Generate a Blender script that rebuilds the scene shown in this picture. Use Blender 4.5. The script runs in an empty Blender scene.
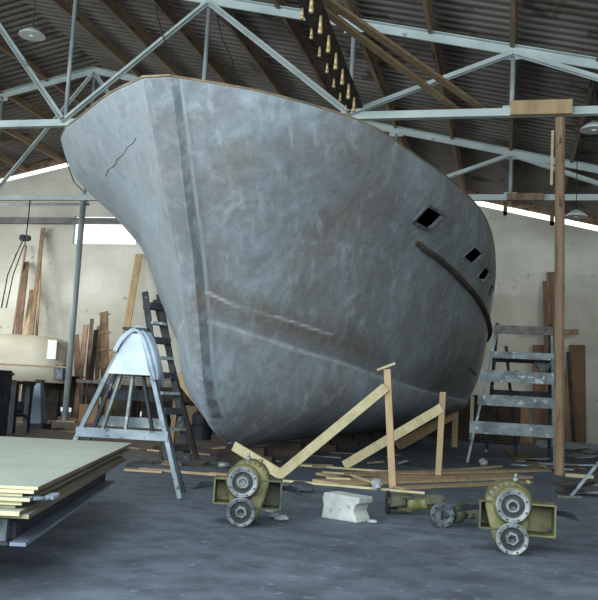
import bpy, bmesh, math, random
from math import sin, cos, pi, radians, atan, sqrt
from mathutils import Vector, Matrix
random.seed(7)
S = bpy.context.scene
COL = S.collection
V = Vector

# ------------------------------------------------------------------ camera
F = 857.0; EYE = V((0, 0, 1.25))
RM = (Matrix.Rotation(atan(212/857), 3, 'Z') @ Matrix.Rotation(pi/2 + atan(94/857), 3, 'X') @ Matrix.Rotation(radians(3.2), 3, 'Z'))
cd = bpy.data.cameras.new('camera'); cam = bpy.data.objects.new('camera', cd); COL.objects.link(cam)
cd.sensor_fit = 'HORIZONTAL'; cd.sensor_width = 36; cd.lens = F/598*36; cd.clip_end = 300
cam.location = EYE; cam.rotation_euler = RM.to_euler(); S.camera = cam
def ray(x, y): return RM @ V(((x-299)/F, (300-y)/F, -1))
def atz(x, y, z=0.0):                       # measured floor / height point
    d = ray(x, y); return EYE + d*((z-EYE.z)/d.z)
def aty(x, y, Y):
    d = ray(x, y); return EYE + d*(Y/d.y)

# ------------------------------------------------------------------ node materials
def nmat(name):
    m = bpy.data.materials.new(name); m.use_nodes = True
    nt = m.node_tree; nt.nodes.clear()
    out = nt.nodes.new('ShaderNodeOutputMaterial'); b = nt.nodes.new('ShaderNodeBsdfPrincipled')
    nt.links.new(b.outputs[0], out.inputs[0]); return m, nt, b
def N(nt, t, **k):
    n = nt.nodes.new(t)
    for a, v in k.items():
        if a in n.inputs: n.inputs[a].default_value = v
        else: setattr(n, a, v)
    return n
def srgb(r, g, b):
    f = lambda c: (c/255/12.92) if c/255 <= .04045 else ((c/255+.055)/1.055)**2.4
    return (f(r), f(g), f(b), 1)
def mixc(nt, a, b, fac, mode='MIX'):
    n = nt.nodes.new('ShaderNodeMix'); n.data_type = 'RGBA'; n.blend_type = mode
    for sock, v in ((6, a), (7, b), (0, fac)):
        if hasattr(v, 'is_linked') or hasattr(v, 'links'): nt.links.new(v, n.inputs[sock])
        else: n.inputs[sock].default_value = v
    return n.outputs[2]
def noise(nt, vec, scale, detail=4, rough=.55):
    n = N(nt, 'ShaderNodeTexNoise'); n.inputs['Scale'].default_value = scale
    n.inputs['Detail'].default_value = detail; n.inputs['Roughness'].default_value = rough
    nt.links.new(vec, n.inputs['Vector']); return n.outputs['Fac']
def ramp(nt, fac, stops):
    r = nt.nodes.new('ShaderNodeValToRGB'); e = r.color_ramp.elements
    while len(e) < len(stops): e.new(.5)
    for i, (p, c) in enumerate(stops): e[i].position = p; e[i].color = c if len(c) == 4 else (*c, 1)
    nt.links.new(fac, r.inputs[0]); return r.outputs[0]
def coords(nt, sc=(1, 1, 1), rot=(0, 0, 0), gen='Object'):
    tc = nt.nodes.new('ShaderNodeTexCoord'); mp = nt.nodes.new('ShaderNodeMapping')
    mp.inputs['Scale'].default_value = sc; mp.inputs['Rotation'].default_value = rot
    nt.links.new(tc.outputs[gen], mp.inputs[0]); return mp.outputs[0]
def bump(nt, b, h, st=.3, d=.02):
    n = nt.nodes.new('ShaderNodeBump'); n.inputs['Strength'].default_value = st; n.inputs['Distance'].default_value = d
    nt.links.new(h, n.inputs['Height']); nt.links.new(n.outputs[0], b.inputs['Normal'])
def blotch(name, c1, c2, scale=3, rough=.7, metal=0, sc=(1, 1, 1), lo=.35, hi=.65, bmp=.2, spot=None, spot_t=.62, spot_scale=8, var=.15):
    m, nt, b = nmat(name); v = coords(nt, sc)
    f = noise(nt, v, scale, 5)
    col = ramp(nt, f, [(lo, c1), (hi, c2)])
    if spot:
        g = noise(nt, v, spot_scale, 4)
        msk = ramp(nt, g, [(spot_t, (0, 0, 0)), (spot_t+.05, (1, 1, 1))])
        col = mixc(nt, col, spot, msk)
    if var:
        oi = nt.nodes.new('ShaderNodeObjectInfo'); mr = N(nt, 'ShaderNodeMapRange')
        mr.inputs['To Min'].default_value = 1-var; mr.inputs['To Max'].default_value = 1+var
        nt.links.new(oi.outputs['Random'], mr.inputs['Value'])
        hs = nt.nodes.new('ShaderNodeHueSaturation'); nt.links.new(mr.outputs[0], hs.inputs['Value']); nt.links.new(col, hs.inputs['Color']); col = hs.outputs[0]
    nt.links.new(col, b.inputs['Base Color']); b.inputs['Roughness'].default_value = rough; b.inputs['Metallic'].default_value = metal
    if bmp: bump(nt, b, noise(nt, v, scale*6, 4), bmp, .01)
    return m

M = {}
M['new_wood'] = blotch('new_wood', srgb(160, 148, 112), srgb(182, 170, 134), 2, .75, sc=(3, 3, 3))
M['brown_wood'] = blotch('brown_wood', srgb(112, 90, 70), srgb(144, 120, 94), 2.5, .8, sc=(3, 3, .6), spot=srgb(90, 66, 48), spot_t=.66)
M['purlin_wood'] = blotch('purlin_wood', srgb(112, 94, 76), srgb(152, 130, 106), 1.2, .9, sc=(4, .5, 4), spot=srgb(60, 48, 38), spot_t=.6, spot_scale=2)
M['strake_wood'] = blotch('strake_wood', srgb(70, 60, 52), srgb(100, 88, 76), 2, .9)
M['plank_wood'] = blotch('plank_wood', srgb(104, 90, 70), srgb(138, 122, 96), 2, .85, sc=(3, .6, 3))
M['tan_wood'] = blotch('tan_wood', srgb(150, 126, 94), srgb(172, 148, 112), 2, .8, sc=(3, 3, .6))
M['gray_wood'] = blotch('gray_wood', srgb(95, 92, 88), srgb(130, 127, 120), 3, .9, sc=(2, 2, 2))
M['dark_wood'] = blotch('dark_wood', srgb(36, 30, 26), srgb(64, 54, 44), 3, .9)
M['red_wood'] = blotch('red_wood', srgb(88, 68, 54), srgb(118, 94, 74), 2, .85, sc=(3, 3, .5))
M['post_wood'] = blotch('post_wood', srgb(116, 94, 74), srgb(146, 122, 98), 2, .85, sc=(4, 4, .6), spot=srgb(85, 62, 48), spot_t=.62, spot_scale=3, var=0)
M['ply_face'] = blotch('ply_face', srgb(140, 145, 133), srgb(154, 158, 145), 1.5, .75, bmp=.05)
M['ply_front'] = blotch('ply_front', srgb(172, 162, 126), srgb(196, 188, 152), 2, .85)
M['ply_edge'] = blotch('ply_edge', srgb(88, 76, 60), srgb(132, 116, 90), 2, .85, sc=(1, 1, 30), bmp=.1)
M['painted_wood'] = blotch('painted_wood', srgb(104, 116, 124), srgb(142, 154, 160), 4, .8, spot=srgb(78, 78, 76), spot_t=.58, spot_scale=9)
M['splashed_wood'] = blotch('splashed_wood', srgb(98, 106, 108), srgb(140, 150, 150), 4, .85, spot=srgb(176, 188, 190), spot_t=.6, spot_scale=7)
M['dark_paint'] = blotch('dark_paint', srgb(28, 30, 34), srgb(54, 58, 64), 4, .8, spot=srgb(120, 130, 136), spot_t=.64, spot_scale=7)
M['white_paint'] = blotch('white_paint', srgb(156, 168, 172), srgb(182, 193, 194), 3, .7, spot=srgb(150, 156, 154), spot_t=.68, spot_scale=8)
M['truss_paint'] = blotch('truss_paint', srgb(162, 174, 172), srgb(188, 199, 196), 1.0, .6, spot=srgb(104, 108, 106), spot_t=.66, spot_scale=2.5, var=.06)
M['pipe_paint'] = blotch('pipe_paint', srgb(128, 136, 138), srgb(160, 168, 170), 2, .5, sc=(1, 1, .5), var=.06)
M['dark_steel'] = blotch('dark_steel', srgb(26, 29, 34), srgb(48, 52, 60), 3, .6, .3, spot=srgb(90, 84, 78), spot_t=.66)
M['channel_steel'] = blotch('channel_steel', srgb(92, 104, 118), srgb(120, 132, 146), 2, .5, .3)
M['beam_steel'] = blotch('beam_steel', srgb(78, 80, 82), srgb(104, 106, 106), 2, .7)
M['olive'] = blotch('olive', srgb(76, 76, 46), srgb(120, 115, 72), 5, .55, spot=srgb(84, 82, 56), spot_t=.6, spot_scale=9, var=0)
M['dark_olive'] = blotch('dark_olive', srgb(48, 52, 36), srgb(80, 83, 56), 6, .6, spot=srgb(44, 46, 36), spot_t=.6, spot_scale=10, var=0)
M['bare_metal'] = blotch('bare_metal', srgb(78, 84, 84), srgb(140, 146, 146), 9, .45, .35, var=0)
M['worn_metal'] = blotch('worn_metal', srgb(62, 66, 72), srgb(112, 118, 124), 8, .5, .4, var=0)
M['oily'] = blotch('oily', srgb(28, 28, 30), srgb(48, 48, 50), 6, .4, .2, var=0)
M['block'] = blotch('block', srgb(158, 162, 156), srgb(190, 194, 186), 6, .95, spot=srgb(140, 144, 140), spot_t=.62, spot_scale=14, bmp=.6, var=0)
M['cloth'] = blotch('cloth', srgb(132, 148, 160), srgb(170, 184, 194), 3, .95, var=0)
M['lamp_enamel'] = blotch('lamp_enamel', srgb(182, 188, 184), srgb(205, 210, 204), 2, .4, var=0)
M['cable'] = blotch('cable', srgb(30, 30, 30), srgb(45, 44, 42), 3, .7)
M['brown_board'] = blotch('brown_board', srgb(98, 74, 56), srgb(118, 90, 68), 1.5, .8)
M['cardboard'] = blotch('cardboard', srgb(128, 100, 74), srgb(150, 120, 90), 2, .9)
M['rubble'] = blotch('rubble', srgb(128, 130, 132), srgb(176, 180, 182), 8, .95, bmp=.6)
M['dark_rag'] = blotch('dark_rag', srgb(34, 36, 44), srgb(70, 74, 84), 5, .95)
M['brass'] = blotch('brass', srgb(186, 160, 108), srgb(214, 194, 146), 5, .4, .2)
M['rubber'] = blotch('rubber', srgb(20, 20, 22), srgb(34, 34, 36), 4, .8)
M['pale_hull'] = blotch('pale_hull', srgb(188, 180, 158), srgb(204, 198, 178), 1.2, .5, sc=(.6, 1, 1.5), spot=srgb(160, 134, 104), spot_t=.68, spot_scale=1.6, var=0)
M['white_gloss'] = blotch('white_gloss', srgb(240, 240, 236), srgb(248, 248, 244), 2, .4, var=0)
M['shading_deck_wood'] = blotch('shading_deck_wood', srgb(92, 72, 56), srgb(120, 98, 76), 2, .9)

# roof sheeting
M['roof'] = blotch('roof', srgb(100, 94, 88), srgb(124, 118, 112), .5, .85, sc=(1, 1, 1), spot=srgb(84, 74, 66), spot_t=.6, spot_scale=.9, var=0, bmp=0)

# whitewashed block wall
def wall_mat():
    m, nt, b = nmat('whitewashed_blocks'); v = coords(nt, (1, 1, 1), (pi/2, 0, 0))
    br = nt.nodes.new('ShaderNodeTexBrick'); nt.links.new(v, br.inputs['Vector'])
    br.inputs['Scale'].default_value = 1; br.inputs['Brick Width'].default_value = .8; br.inputs['Row Height'].default_value = .4
    br.inputs['Mortar Size'].default_value = .012; br.inputs['Mortar Smooth'].default_value = .6
    br.inputs['Color1'].default_value = srgb(194, 195, 184); br.inputs['Color2'].default_value = srgb(200, 201, 190); br.inputs['Mortar'].default_value = srgb(189, 190, 178)
    f = noise(nt, v, .35, 6, .6)
    st = ramp(nt, f, [(.35, srgb(176, 174, 162)), (.62, (1, 1, 1))])
    col = mixc(nt, br.outputs['Color'], st, .55, 'MULTIPLY')
    g = noise(nt, v, 2.2, 5); msk = ramp(nt, g, [(.66, (0, 0, 0)), (.74, (1, 1, 1))])
    col = mixc(nt, col, srgb(140, 132, 116), msk)
    nt.links.new(col, b.inputs['Base Color']); b.inputs['Roughness'].default_value = .95
    bump(nt, b, noise(nt, v, 3, 6, .65), .35, .03); return m
M['wall'] = wall_mat()

def floor_mat():
    m, nt, b = nmat('worn_concrete_floor'); v = coords(nt)
    f = noise(nt, v, .45, 7, .6); col = ramp(nt, f, [(.3, srgb(68, 76, 86)), (.5, srgb(90, 99, 110)), (.7, srgb(114, 124, 136))])
    f2 = noise(nt, v, 3.0, 6, .65); s2 = ramp(nt, f2, [(.35, srgb(170, 170, 172)), (.6, (1, 1, 1))]); col = mixc(nt, col, s2, .8, 'MULTIPLY')
    f3 = noise(nt, v, 9, 3); sp = ramp(nt, f3, [(.63, (0, 0, 0)), (.70, (1, 1, 1))]); col = mixc(nt, col, srgb(150, 162, 176), mixc(nt, (0, 0, 0, 1), sp, .35))
    f4 = noise(nt, v, .9, 5); dk = ramp(nt, f4, [(.6, (0, 0, 0)), (.68, (1, 1, 1))]); col = mixc(nt, col, srgb(62, 64, 70), mixc(nt, (0, 0, 0, 1), dk, .6))
    # trodden earth and sawdust towards the back of the shed
    sx = nt.nodes.new('ShaderNodeSeparateXYZ'); nt.links.new(v, sx.inputs[0])
    ad = N(nt, 'ShaderNodeMath', operation='MULTIPLY_ADD'); nt.links.new(f, ad.inputs[0]); ad.inputs[1].default_value = 8; nt.links.new(sx.outputs[1], ad.inputs[2])
    mr = N(nt, 'ShaderNodeMapRange'); nt.links.new(ad.outputs[0], mr.inputs['Value']); mr.inputs['From Min'].default_value = 17.5; mr.inputs['From Max'].default_value = 20
    dirt = ramp(nt, f2, [(.35, srgb(82, 72, 62)), (.6, srgb(118, 104, 88))])
    mx = N(nt, 'ShaderNodeMath', operation='MULTIPLY'); nt.links.new(mr.outputs[0], mx.inputs[0]); mr2 = N(nt, 'ShaderNodeMapRange'); nt.links.new(sx.outputs[0], mr2.inputs['Value'])
    mr2.inputs['From Min'].default_value = -4.5; mr2.inputs['From Max'].default_value = -6.5; nt.links.new(mr2.outputs[0], mx.inputs[1])
    col = mixc(nt, col, dirt, mx.outputs[0])
    nt.links.new(col, b.inputs['Base Color']); b.inputs['Roughness'].default_value = .75
    bump(nt, b, noise(nt, v, 6, 6, .7), .35, .02); return m
M['floor'] = floor_mat()

def hull_mat():
    m, nt, b = nmat('faired_ferrocement_hull'); v = coords(nt)
    f = noise(nt, v, .55, 6, .62)
    col = ramp(nt, f, [(.32, srgb(126, 124, 122)), (.45, srgb(140, 144, 146)), (.56, srgb(150, 160, 166)), (.68, srgb(168, 183, 192))])
    fb = noise(nt, v, .8, 4); br = ramp(nt, fb, [(.5, (0, 0, 0)), (.66, (1, 1, 1))]); col = mixc(nt, col, srgb(140, 128, 112), mixc(nt, (0, 0, 0, 1), br, .38))
    v2 = coords(nt, (3, .8, .45), (0, .5, 0)); fs = noise(nt, v2, 2.4, 5, .7); st = ramp(nt, fs, [(.55, (0, 0, 0)), (.75, (1, 1, 1))]); col = mixc(nt, col, srgb(196, 208, 214), mixc(nt, (0, 0, 0, 1), st, .6))
    wsp = N(nt, 'ShaderNodeTexNoise'); wsp.inputs['Scale'].default_value = 1.7; wsp.inputs['Detail'].default_value = 7; wsp.inputs['Roughness'].default_value = .62; wsp.inputs['Distortion'].default_value = 1.6; nt.links.new(v, wsp.inputs['Vector'])
    wm = ramp(nt, wsp.outputs['Fac'], [(.55, (0, 0, 0)), (.7, (1, 1, 1))]); col = mixc(nt, col, srgb(190, 202, 208), mixc(nt, (0, 0, 0, 1), wm, .4))
    wd_ = ramp(nt, wsp.outputs['Fac'], [(.3, (1, 1, 1)), (.45, (0, 0, 0))]); col = mixc(nt, col, srgb(112, 112, 116), mixc(nt, (0, 0, 0, 1), wd_, .4))
    ff = noise(nt, v, 6, 5, .7); st2 = ramp(nt, ff, [(.3, srgb(208, 206, 204)), (.6, (1, 1, 1))]); col = mixc(nt, col, st2, .7, 'MULTIPLY')
    at = N(nt, 'ShaderNodeAttribute', attribute_name='marks'); sp = nt.nodes.new('ShaderNodeSeparateColor'); nt.links.new(at.outputs['Color'], sp.inputs[0])
    nz = ramp(nt, noise(nt, v, 5, 5, .7), [(.36, (.25, .25, .25)), (.56, (1, 1, 1))])
    for ch, c in ((1, srgb(96, 102, 106)), (2, srgb(116, 100, 84)), (0, srgb(206, 216, 220))):
        k = mixc(nt, (0, 0, 0, 1), sp.outputs[ch], nz); col = mixc(nt, col, c, k)
    nt.links.new(col, b.inputs['Base Color']); b.inputs['Roughness'].default_value = .55
    bump(nt, b, noise(nt, v, 1.6, 6, .55), .18, .05); return m
M['hull'] = hull_mat()

# ------------------------------------------------------------------ object helpers
def tag(o, label=None, cat=None, group=None, kind=None):
    if label: o['label'] = label
    if cat: o['category'] = cat
    if group: o['group'] = group
    if kind: o['kind'] = kind
    return o
def thing(name, label, cat, loc=(0, 0, 0), rz=0, group=None):
    o = bpy.data.objects.new(name, None); COL.objects.link(o); o.location = loc; o.rotation_euler = (0, 0, rz); o.empty_display_size = .2
    return tag(o, label, cat, group)
class MB:
    def __init__(s): s.v = []; s.f = []; s.sm = []
    def add(s, vs, fs, smooth=False):
        n = len(s.v); s.v += [V(p) for p in vs]; s.f += [tuple(i+n for i in f) for f in fs]; s.sm += [smooth]*len(fs); return s
    def box(s, c, d, rot=None):
        c = V(c); R = rot or Matrix.Identity(3); h = V(d)/2
        vs = [c + R @ V((x*h.x, y*h.y, z*h.z)) for x in (-1, 1) for y in (-1, 1) for z in (-1, 1)]
        return s.add(vs, [(0, 1, 3, 2), (4, 6, 7, 5), (0, 4, 5, 1), (2, 3, 7, 6), (0, 2, 6, 4), (1, 5, 7, 3)])
    def beam(s, a, b, w, h, up=(0, 0, 1), w2=None, h2=None):
        a = V(a); b = V(b); d = (b-a).normalized(); x = d.cross(V(up)); x.normalize(); y = x.cross(d).normalized()
        w2 = w2 or w; h2 = h2 or h
        vs = [p + x*sx*ww/2 + y*sy*hh/2 for p, ww, hh in ((a, w, h), (b, w2, h2)) for sx, sy in ((-1, -1), (1, -1), (1, 1), (-1, 1))]
        return s.add(vs, [(0, 1, 2, 3), (7, 6, 5, 4), (0, 4, 5, 1), (1, 5, 6, 2), (2, 6, 7, 3), (3, 7, 4, 0)])
    def cyl(s, a, b, r, r2=None, n=16, cap=True):
        a = V(a); b = V(b); r2 = r if r2 is None else r2; d = (b-a).normalized(); x = d.orthogonal().normalized(); y = d.cross(x)
        vs = [p + (x*cos(2*pi*i/n) + y*sin(2*pi*i/n))*q for p, q in ((a, r), (b, r2)) for i in range(n)]
        s.add(vs, [(i, (i+1) % n, n+(i+1) % n, n+i) for i in range(n)], True)
        if cap: s.add(vs, [tuple(range(n))[::-1], tuple(range(n, 2*n))])
        return s
    def tube(s, pts, r, n=8):
        for a, b in zip(pts[:-1], pts[1:]): s.cyl(a, b, r, n=n)
        return s
    def lathe(s, o, ax, prof, n=24, sharp=True):     # prof: (distance along axis, radius)
        o = V(o); ax = V(ax).normalized(); x = ax.orthogonal().normalized(); y = ax.cross(x)
        rows = [[o + ax*t + (x*cos(2*pi*i/n) + y*sin(2*pi*i/n))*r for i in range(n)] for t, r in prof]
        for A, B in zip(rows[:-1], rows[1:]): s.add(A+B, [(i, (i+1) % n, n+(i+1) % n, n+i) for i in range(n)], not sharp)
        if prof[0][1] > 1e-4: s.add(rows[0], [tuple(range(n))[::-1]])
        if prof[-1][1] > 1e-4: s.add(rows[-1], [tuple(range(n))])
        return s
    def prism(s, poly, a, b, O=(0, 0, 0), X=(1, 0, 0), Y=(0, 0, 1), Z=(0, 1, 0)):
        O = V(O); X = V(X); Y = V(Y); Z = V(Z); n = len(poly)
        vs = [O + X*p[0] + Y*p[1] + Z*t for t in (a, b) for p in poly]
        return s.add(vs, [tuple(range(n))[::-1], tuple(range(n, 2*n))] + [(i, (i+1) % n, n+(i+1) % n, n+i) for i in range(n)])
    def build(s, name, mat, parent=None, local=False, bevel=0, fix=True):
        me = bpy.data.meshes.new(name)
        off = V(parent.location) if (parent is not None and not local) else V((0, 0, 0))
        me.from_pydata([p-off for p in s.v], [], s.f); me.polygons.foreach_set('use_smooth', s.sm); me.materials.append(mat)
        if fix:
            bm = bmesh.new(); bm.from_mesh(me); bmesh.ops.remove_doubles(bm, verts=bm.verts, dist=1e-5); bmesh.ops.recalc_face_normals(bm, faces=bm.faces); bm.to_mesh(me); bm.free()
        o = bpy.data.objects.new(name, me); COL.objects.link(o)
        if parent is not None: o.parent = parent
        if bevel:
            md = o.modifiers.new('bevel', 'BEVEL'); md.width = bevel; md.segments = 2; md.limit_method = 'ANGLE'; md.angle_limit = .7
        return o
def copy_tree(o, parent=None):
    c = o.copy(); COL.objects.link(c)
    if parent is not None: c.parent = parent
    for ch in list(o.children): copy_tree(ch, c)
    return c
def solo(mb, name, mat, label, cat, group=None, loc=None, bevel=0):      # single-mesh thing, origin at loc
    o = mb.build(name, mat, None, bevel=bevel)
    if loc is not None:
        loc = V(loc)
        for v in o.data.vertices: v.co -= loc
        o.location = loc
    return tag(o, label, cat, group)

# ------------------------------------------------------------------ the shed
XR, XL, RID = 6.6, -33.3, -13.35
YF, YB = -4.0, 31.6
def zroof(x, off=0): return 8.35 - .22*(x+.04) + off if x > RID else zroof(2*RID-x, off)
fl = MB(); nx, ny = 8, 8
fl.box(((XR+XL)/2, (YB-14)/2, -.1), (XR-XL+1, YB+16, .2)); tag(fl.build('floor', M['floor']), kind='structure')

# corrugated ceiling, corrugations running down each slope
mb = MB(); pit = .30; Ys = []; y = YF
while y < YB+.4: Ys.append(y); y += pit/12
def zz(y): return .04*max(-.7, min(.7, 1.6*sin(2*pi*y/pit)))
for xa, xb in ((RID, XR+.4), (XL-.4, RID)):
    za = zroof(xa, .42) if xa != RID else zroof(RID+1e-6, .42); zb = zroof(xb, .42) if xb != RID else zroof(RID+1e-6, .42)
    vs = []; fs = []
    for i, y in enumerate(Ys):
        vs += [(xa, y, za+zz(y)), (xb, y, zb+zz(y)), (xa, y, za+zz(y)+.012), (xb, y, zb+zz(y)+.012)]
        if i: k = 4*i; fs += [(k-4, k-3, k+1, k), (k-2, k+2, k+3, k-1)]
    mb.add(vs, fs, True)
tag(mb.build('ceiling', M['roof'], fix=False), kind='structure')

# walls
WX0, WX1, WZ0, WZ1 = -17.55, -14.75, 6.88, 8.05      # window in the gable wall
mb = MB(); T = .25
def wslab(x0, x1, z0, z1a, z1b):     # slab of the back wall with sloping top
    mb.prism([(x0, z0), (x1, z0), (x1, z1b), (x0, z1a)], 0, T, O=(0, YB, 0))
gap = -.10
zt = lambda x: zroof(x, gap) - (.0 if x > RID else 0)
SX0, SX1 = -20.5, -9.5                                # daylight gap under the sill
wslab(XL, SX0, 0, zt(XL), zt(SX0)); wslab(SX1, XR, 0, zt(SX1), zt(XR))
wslab(SX0, WX0, .22, zt(SX0), zt(WX0)); wslab(WX0, WX1, .22, WZ0, WZ0); wslab(WX0, WX1, WZ1, zt(WX0), zt(WX1)); wslab(WX1, RID, .22, zt(WX1), zt(RID+1e-6)); wslab(RID, SX1, .22, zt(RID+1e-6), zt(SX1))
tag(mb.build('wall_back', M['wall']), kind='structure')
for nm, x in (('wall_left', XL-.12), ('wall_right', XR+.12)):
    mb = MB(); mb.box((x, 22.5, 3.6), (.24, 19, 7.2)); mb.box((x, (YF+13)/2, 6.2), (.24, 13-YF, 2)); tag(mb.build(nm, M['wall']), kind='structure')
# window frame and glazing
mb = MB(); yw = YB+.1
for a, b_ in (((WX0, WZ0), (WX1, WZ0)), ((WX0, WZ1), (WX1, WZ1)), ((WX0, WZ0), (WX0, WZ1)), ((WX1, WZ0), (WX1, WZ1))):
    mb.beam((a[0], yw, a[1]), (b_[0], yw, b_[1]), .06, .06, (0, 1, 0))
tag(mb.build('window_1', M['truss_paint']), kind='structure')
def emit(name, c, s):
    m, nt, b = nmat(name); b.inputs['Base Color'].default_value = (.8, .8, .8, 1); b.inputs['Emission Color'].default_value = c; b.inputs['Emission Strength'].default_value = s; return m
M['sky_pane'] = emit('daylit_frosted_glass', (.95, .98, .95, 1), 1.6)
mb = MB(); mb.box(((WX0+WX1)/2, yw+.05, (WZ0+WZ1)/2), (WX1-WX0, .02, WZ1-WZ0)); o = mb.build('window_pane', M['sky_pane'], bpy.data.objects['window_1'])
# translucent eaves glazing between wall and roof along the gable, split by little posts
k = 0
for x0, x1 in ((-21.5, -17.35), (-17.1, RID), (RID, -9.9), (-9.7, -6), (-5.8, -2.3), (-2.15, -.32), (-.18, 1.33), (1.47, 6)):
    k += 1; x0 = x0 if x0 != RID else RID+1e-4
    mb = MB(); mb.prism([(x0, zt(x0)), (x1, zt(x1+1e-6)), (x1, zroof(x1+1e-6, .17)), (x0, zroof(x0, .17))], 0, .03, O=(0, YB+.12, 0)); tag(mb.build('window_%d' % (k+1), M['sky_pane']), kind='structure')
for i, x in enumerate((-17.22, -9.8, -5.9, -2.22, -.25, 1.4)):
    mb = MB(); mb.box((x, YB+.1, zroof(x, -.05)), (.14, .2, .4)); tag(mb.build('trim_%d' % (i+1), M['purlin_wood']), kind='structure')
mb = MB()
for x0, x1 in ((XL, RID), (RID+1e-4, XR)): mb.prism([(x0, zroof(x0, .12)), (x1, zroof(x1-1e-6 if x1 == RID else x1, .12)), (x1, zroof(x1-1e-6 if x1 == RID else x1, .46)), (x0, zroof(x0, .46))], 0, .2, O=(0, YB+.02, 0))
tag(mb.build('trim_9', M['purlin_wood']), kind='structure')

# roof trusses
P_ = 3.32
def make_truss(Y, label):
    t = thing('roof_truss', label, 'roof truss', (RID, Y, 7.1))
    zb = 7.11; MT = M['truss_paint']
    a = MB(); a.beam((RID-6*P_, Y, zb), (RID+6*P_, Y, zb), .05, .19); a.box((RID, Y-.06, zb-.085), (12*P_, .13, .02)); a.build('bottom_chord', MT, t)
    for s in (-1, 1):
        c = MB(); p0 = V((RID, Y, zroof(RID+1e-6, .06))); p1 = V((RID+s*6*P_, Y, zroof(RID+6*P_, .06)))
        c.beam(p0, p1, .05, .20); c.beam(p0+V((0, -.06, .08)), p1+V((0, -.06, .08)), .13, .02); c.build('top_chord', MT, t)
    for k in range(-5, 6):
        x = RID+k*P_; zt_ = zroof(RID+abs(k)*P_+1e-6, .0)
        MB().cyl((x, Y+.05, zb), (x, Y+.05, zt_), .05, n=10).build('upright', M['pipe_paint'], t)
        MB().box((x, Y+.03, zt_), (.42, .02, .24)).build('gusset_plate', MT, t); MB().box((x, Y+.03, zb+.06), (.36, .02, .2)).build('gusset_plate', MT, t)
        if k:
            s = 1 if k > 0 else -1
            # diagonals alternate: from the low node 1,3,5 to the high nodes on either side
            if k % 2:
                for kk in (k-1, k+1):
                    x2 = RID+kk*P_; z2 = zroof(RID+abs(kk)*P_+1e-6, .0) if abs(kk) < 6 else 7.15
                    d = MB(); d.beam((x, Y-.03, zb+.05), (x2, Y-.03, z2), .035, .13); d.beam((x, Y-.075, zb+.0), (x2, Y-.075, z2-.05), .11, .016); d.build('diagonal_brace', MT, t)
    return t
make_truss(17.2, 'grey steel roof truss nearest the bow, its tie beam crossing above the hull')
make_truss(24.5, 'second grey steel roof truss, farther back above the stern')
make_truss(9.9, 'grey steel roof truss overhead in front of the bow, carrying the loose boards')
# purlins
pur = None
for k in range(-11, 12):
    x = RID + k*P_/2
    if k == 0: continue
    if pur is None:
        mb = MB(); mb.box((0, (YF+YB)/2, 0), (.09, YB-YF-.2, .27)); pur = mb.build('roof_purlin', M['purlin_wood']); o = pur
    else: o = pur.copy(); COL.objects.link(o)
    s = 1 if k > 0 else -1
    o.location = (x, 0, zroof(x, .24)); o.rotation_euler = (0, s*.21, 0)
    tag(o, 'long brown timber purlin running along the shed under the corrugated roof', 'purlin', 'timber roof purlins')
# ridge column
t = thing('steel_column', 'slim round grey steel column standing behind the trestle at left', 'column', (RID, 24.5, 0))
MB().cyl((RID, 24.5, 0.02), (RID, 24.5, 7.0), .095).build('shaft', M['pipe_paint'], t)
MB().box((RID, 24.5, .01), (.4, .4, .02)).build('base_plate', M['pipe_paint'], t); MB().box((RID, 24.5, 7.01), (.3, .2, .02)).build('head_plate', M['pipe_paint'], t)
# tall timber post at right
p = V((1.0, 17.2, 0)); t = thing('timber_post', 'tall brown round-edged timber post propping the roof truss at right', 'post', p)
mb = MB(); pts = [(cos(a)*.1, sin(a)*.1) for a in [pi/8+i*pi/4 for i in range(8)]]
mb.prism(pts, .0, 6.98, O=p, X=(1, 0, 0), Y=(0, 1, 0), Z=(-.019, 0, 1)); mb.build('post_shaft', M['post_wood'], t, bevel=.01)
MB().box(p+V((-.27, -.06, 6.15)), (.05, .06, 1.1)).build('batten', M['new_wood'], t)
MB().box(p+V((.35, -.15, .03)), (.5, .2, .06)).build('foot_board', M['new_wood'], t)
solo(MB().box((.50, 17.05, 7.15), (1.18, .12, .29)), 'packing_timber', M['tan_wood'], 'short knotty tan timber clamped along the nearer truss above the tall post', 'timber', loc=(.5, 17.05, 7.0), bevel=.01)
solo(MB().box((.34, 24.36, 7.1), (1.0, .12, .2)), 'packing_timber', M['brown_wood'], 'short brown timber lying along the farther truss at right', 'timber', loc=(.34, 24.36, 7.0), bevel=.01)

# ------------------------------------------------------------------ loose timbers lying on the trusses
def board_between(a, b, w, h, up=(0, 0, 1)): return MB().beam(a, b, w, h, up)
def extend(a, b, f): a = V(a); b = V(b); return a + (b-a)*f
zb_ = 7.42
a, b_ = atz(321, 8, zb_), atz(457, 110, zb_)
solo(board_between(extend(a, b_, -.62), b_, .16, .06), 'long_board', M['tan_wood'], 'left one of two long boards laid slanting across the truss ties', 'board', loc=b_, bevel=.006)
a, b_ = atz(338, 8, zb_), atz(484, 110, zb_)
solo(board_between(extend(a, b_, -.62), extend(a, b_, 1.1), .16, .06), 'long_board', M['tan_wood'], 'right one of two long boards laid slanting across the truss ties', 'board', loc=b_, bevel=.006)
a, b_ = V((-3.06, 9.6, 7.3)), V((-3.29, 17.35, 7.3))
t = thing('pegged_plank', 'dark plank under the roof studded with two rows of hanging brass-coloured pegs', 'plank', b_)
MB().beam(a, b_, .36, .07).build('board', M['dark_wood'], t, bevel=.006)
pg = None
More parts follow.
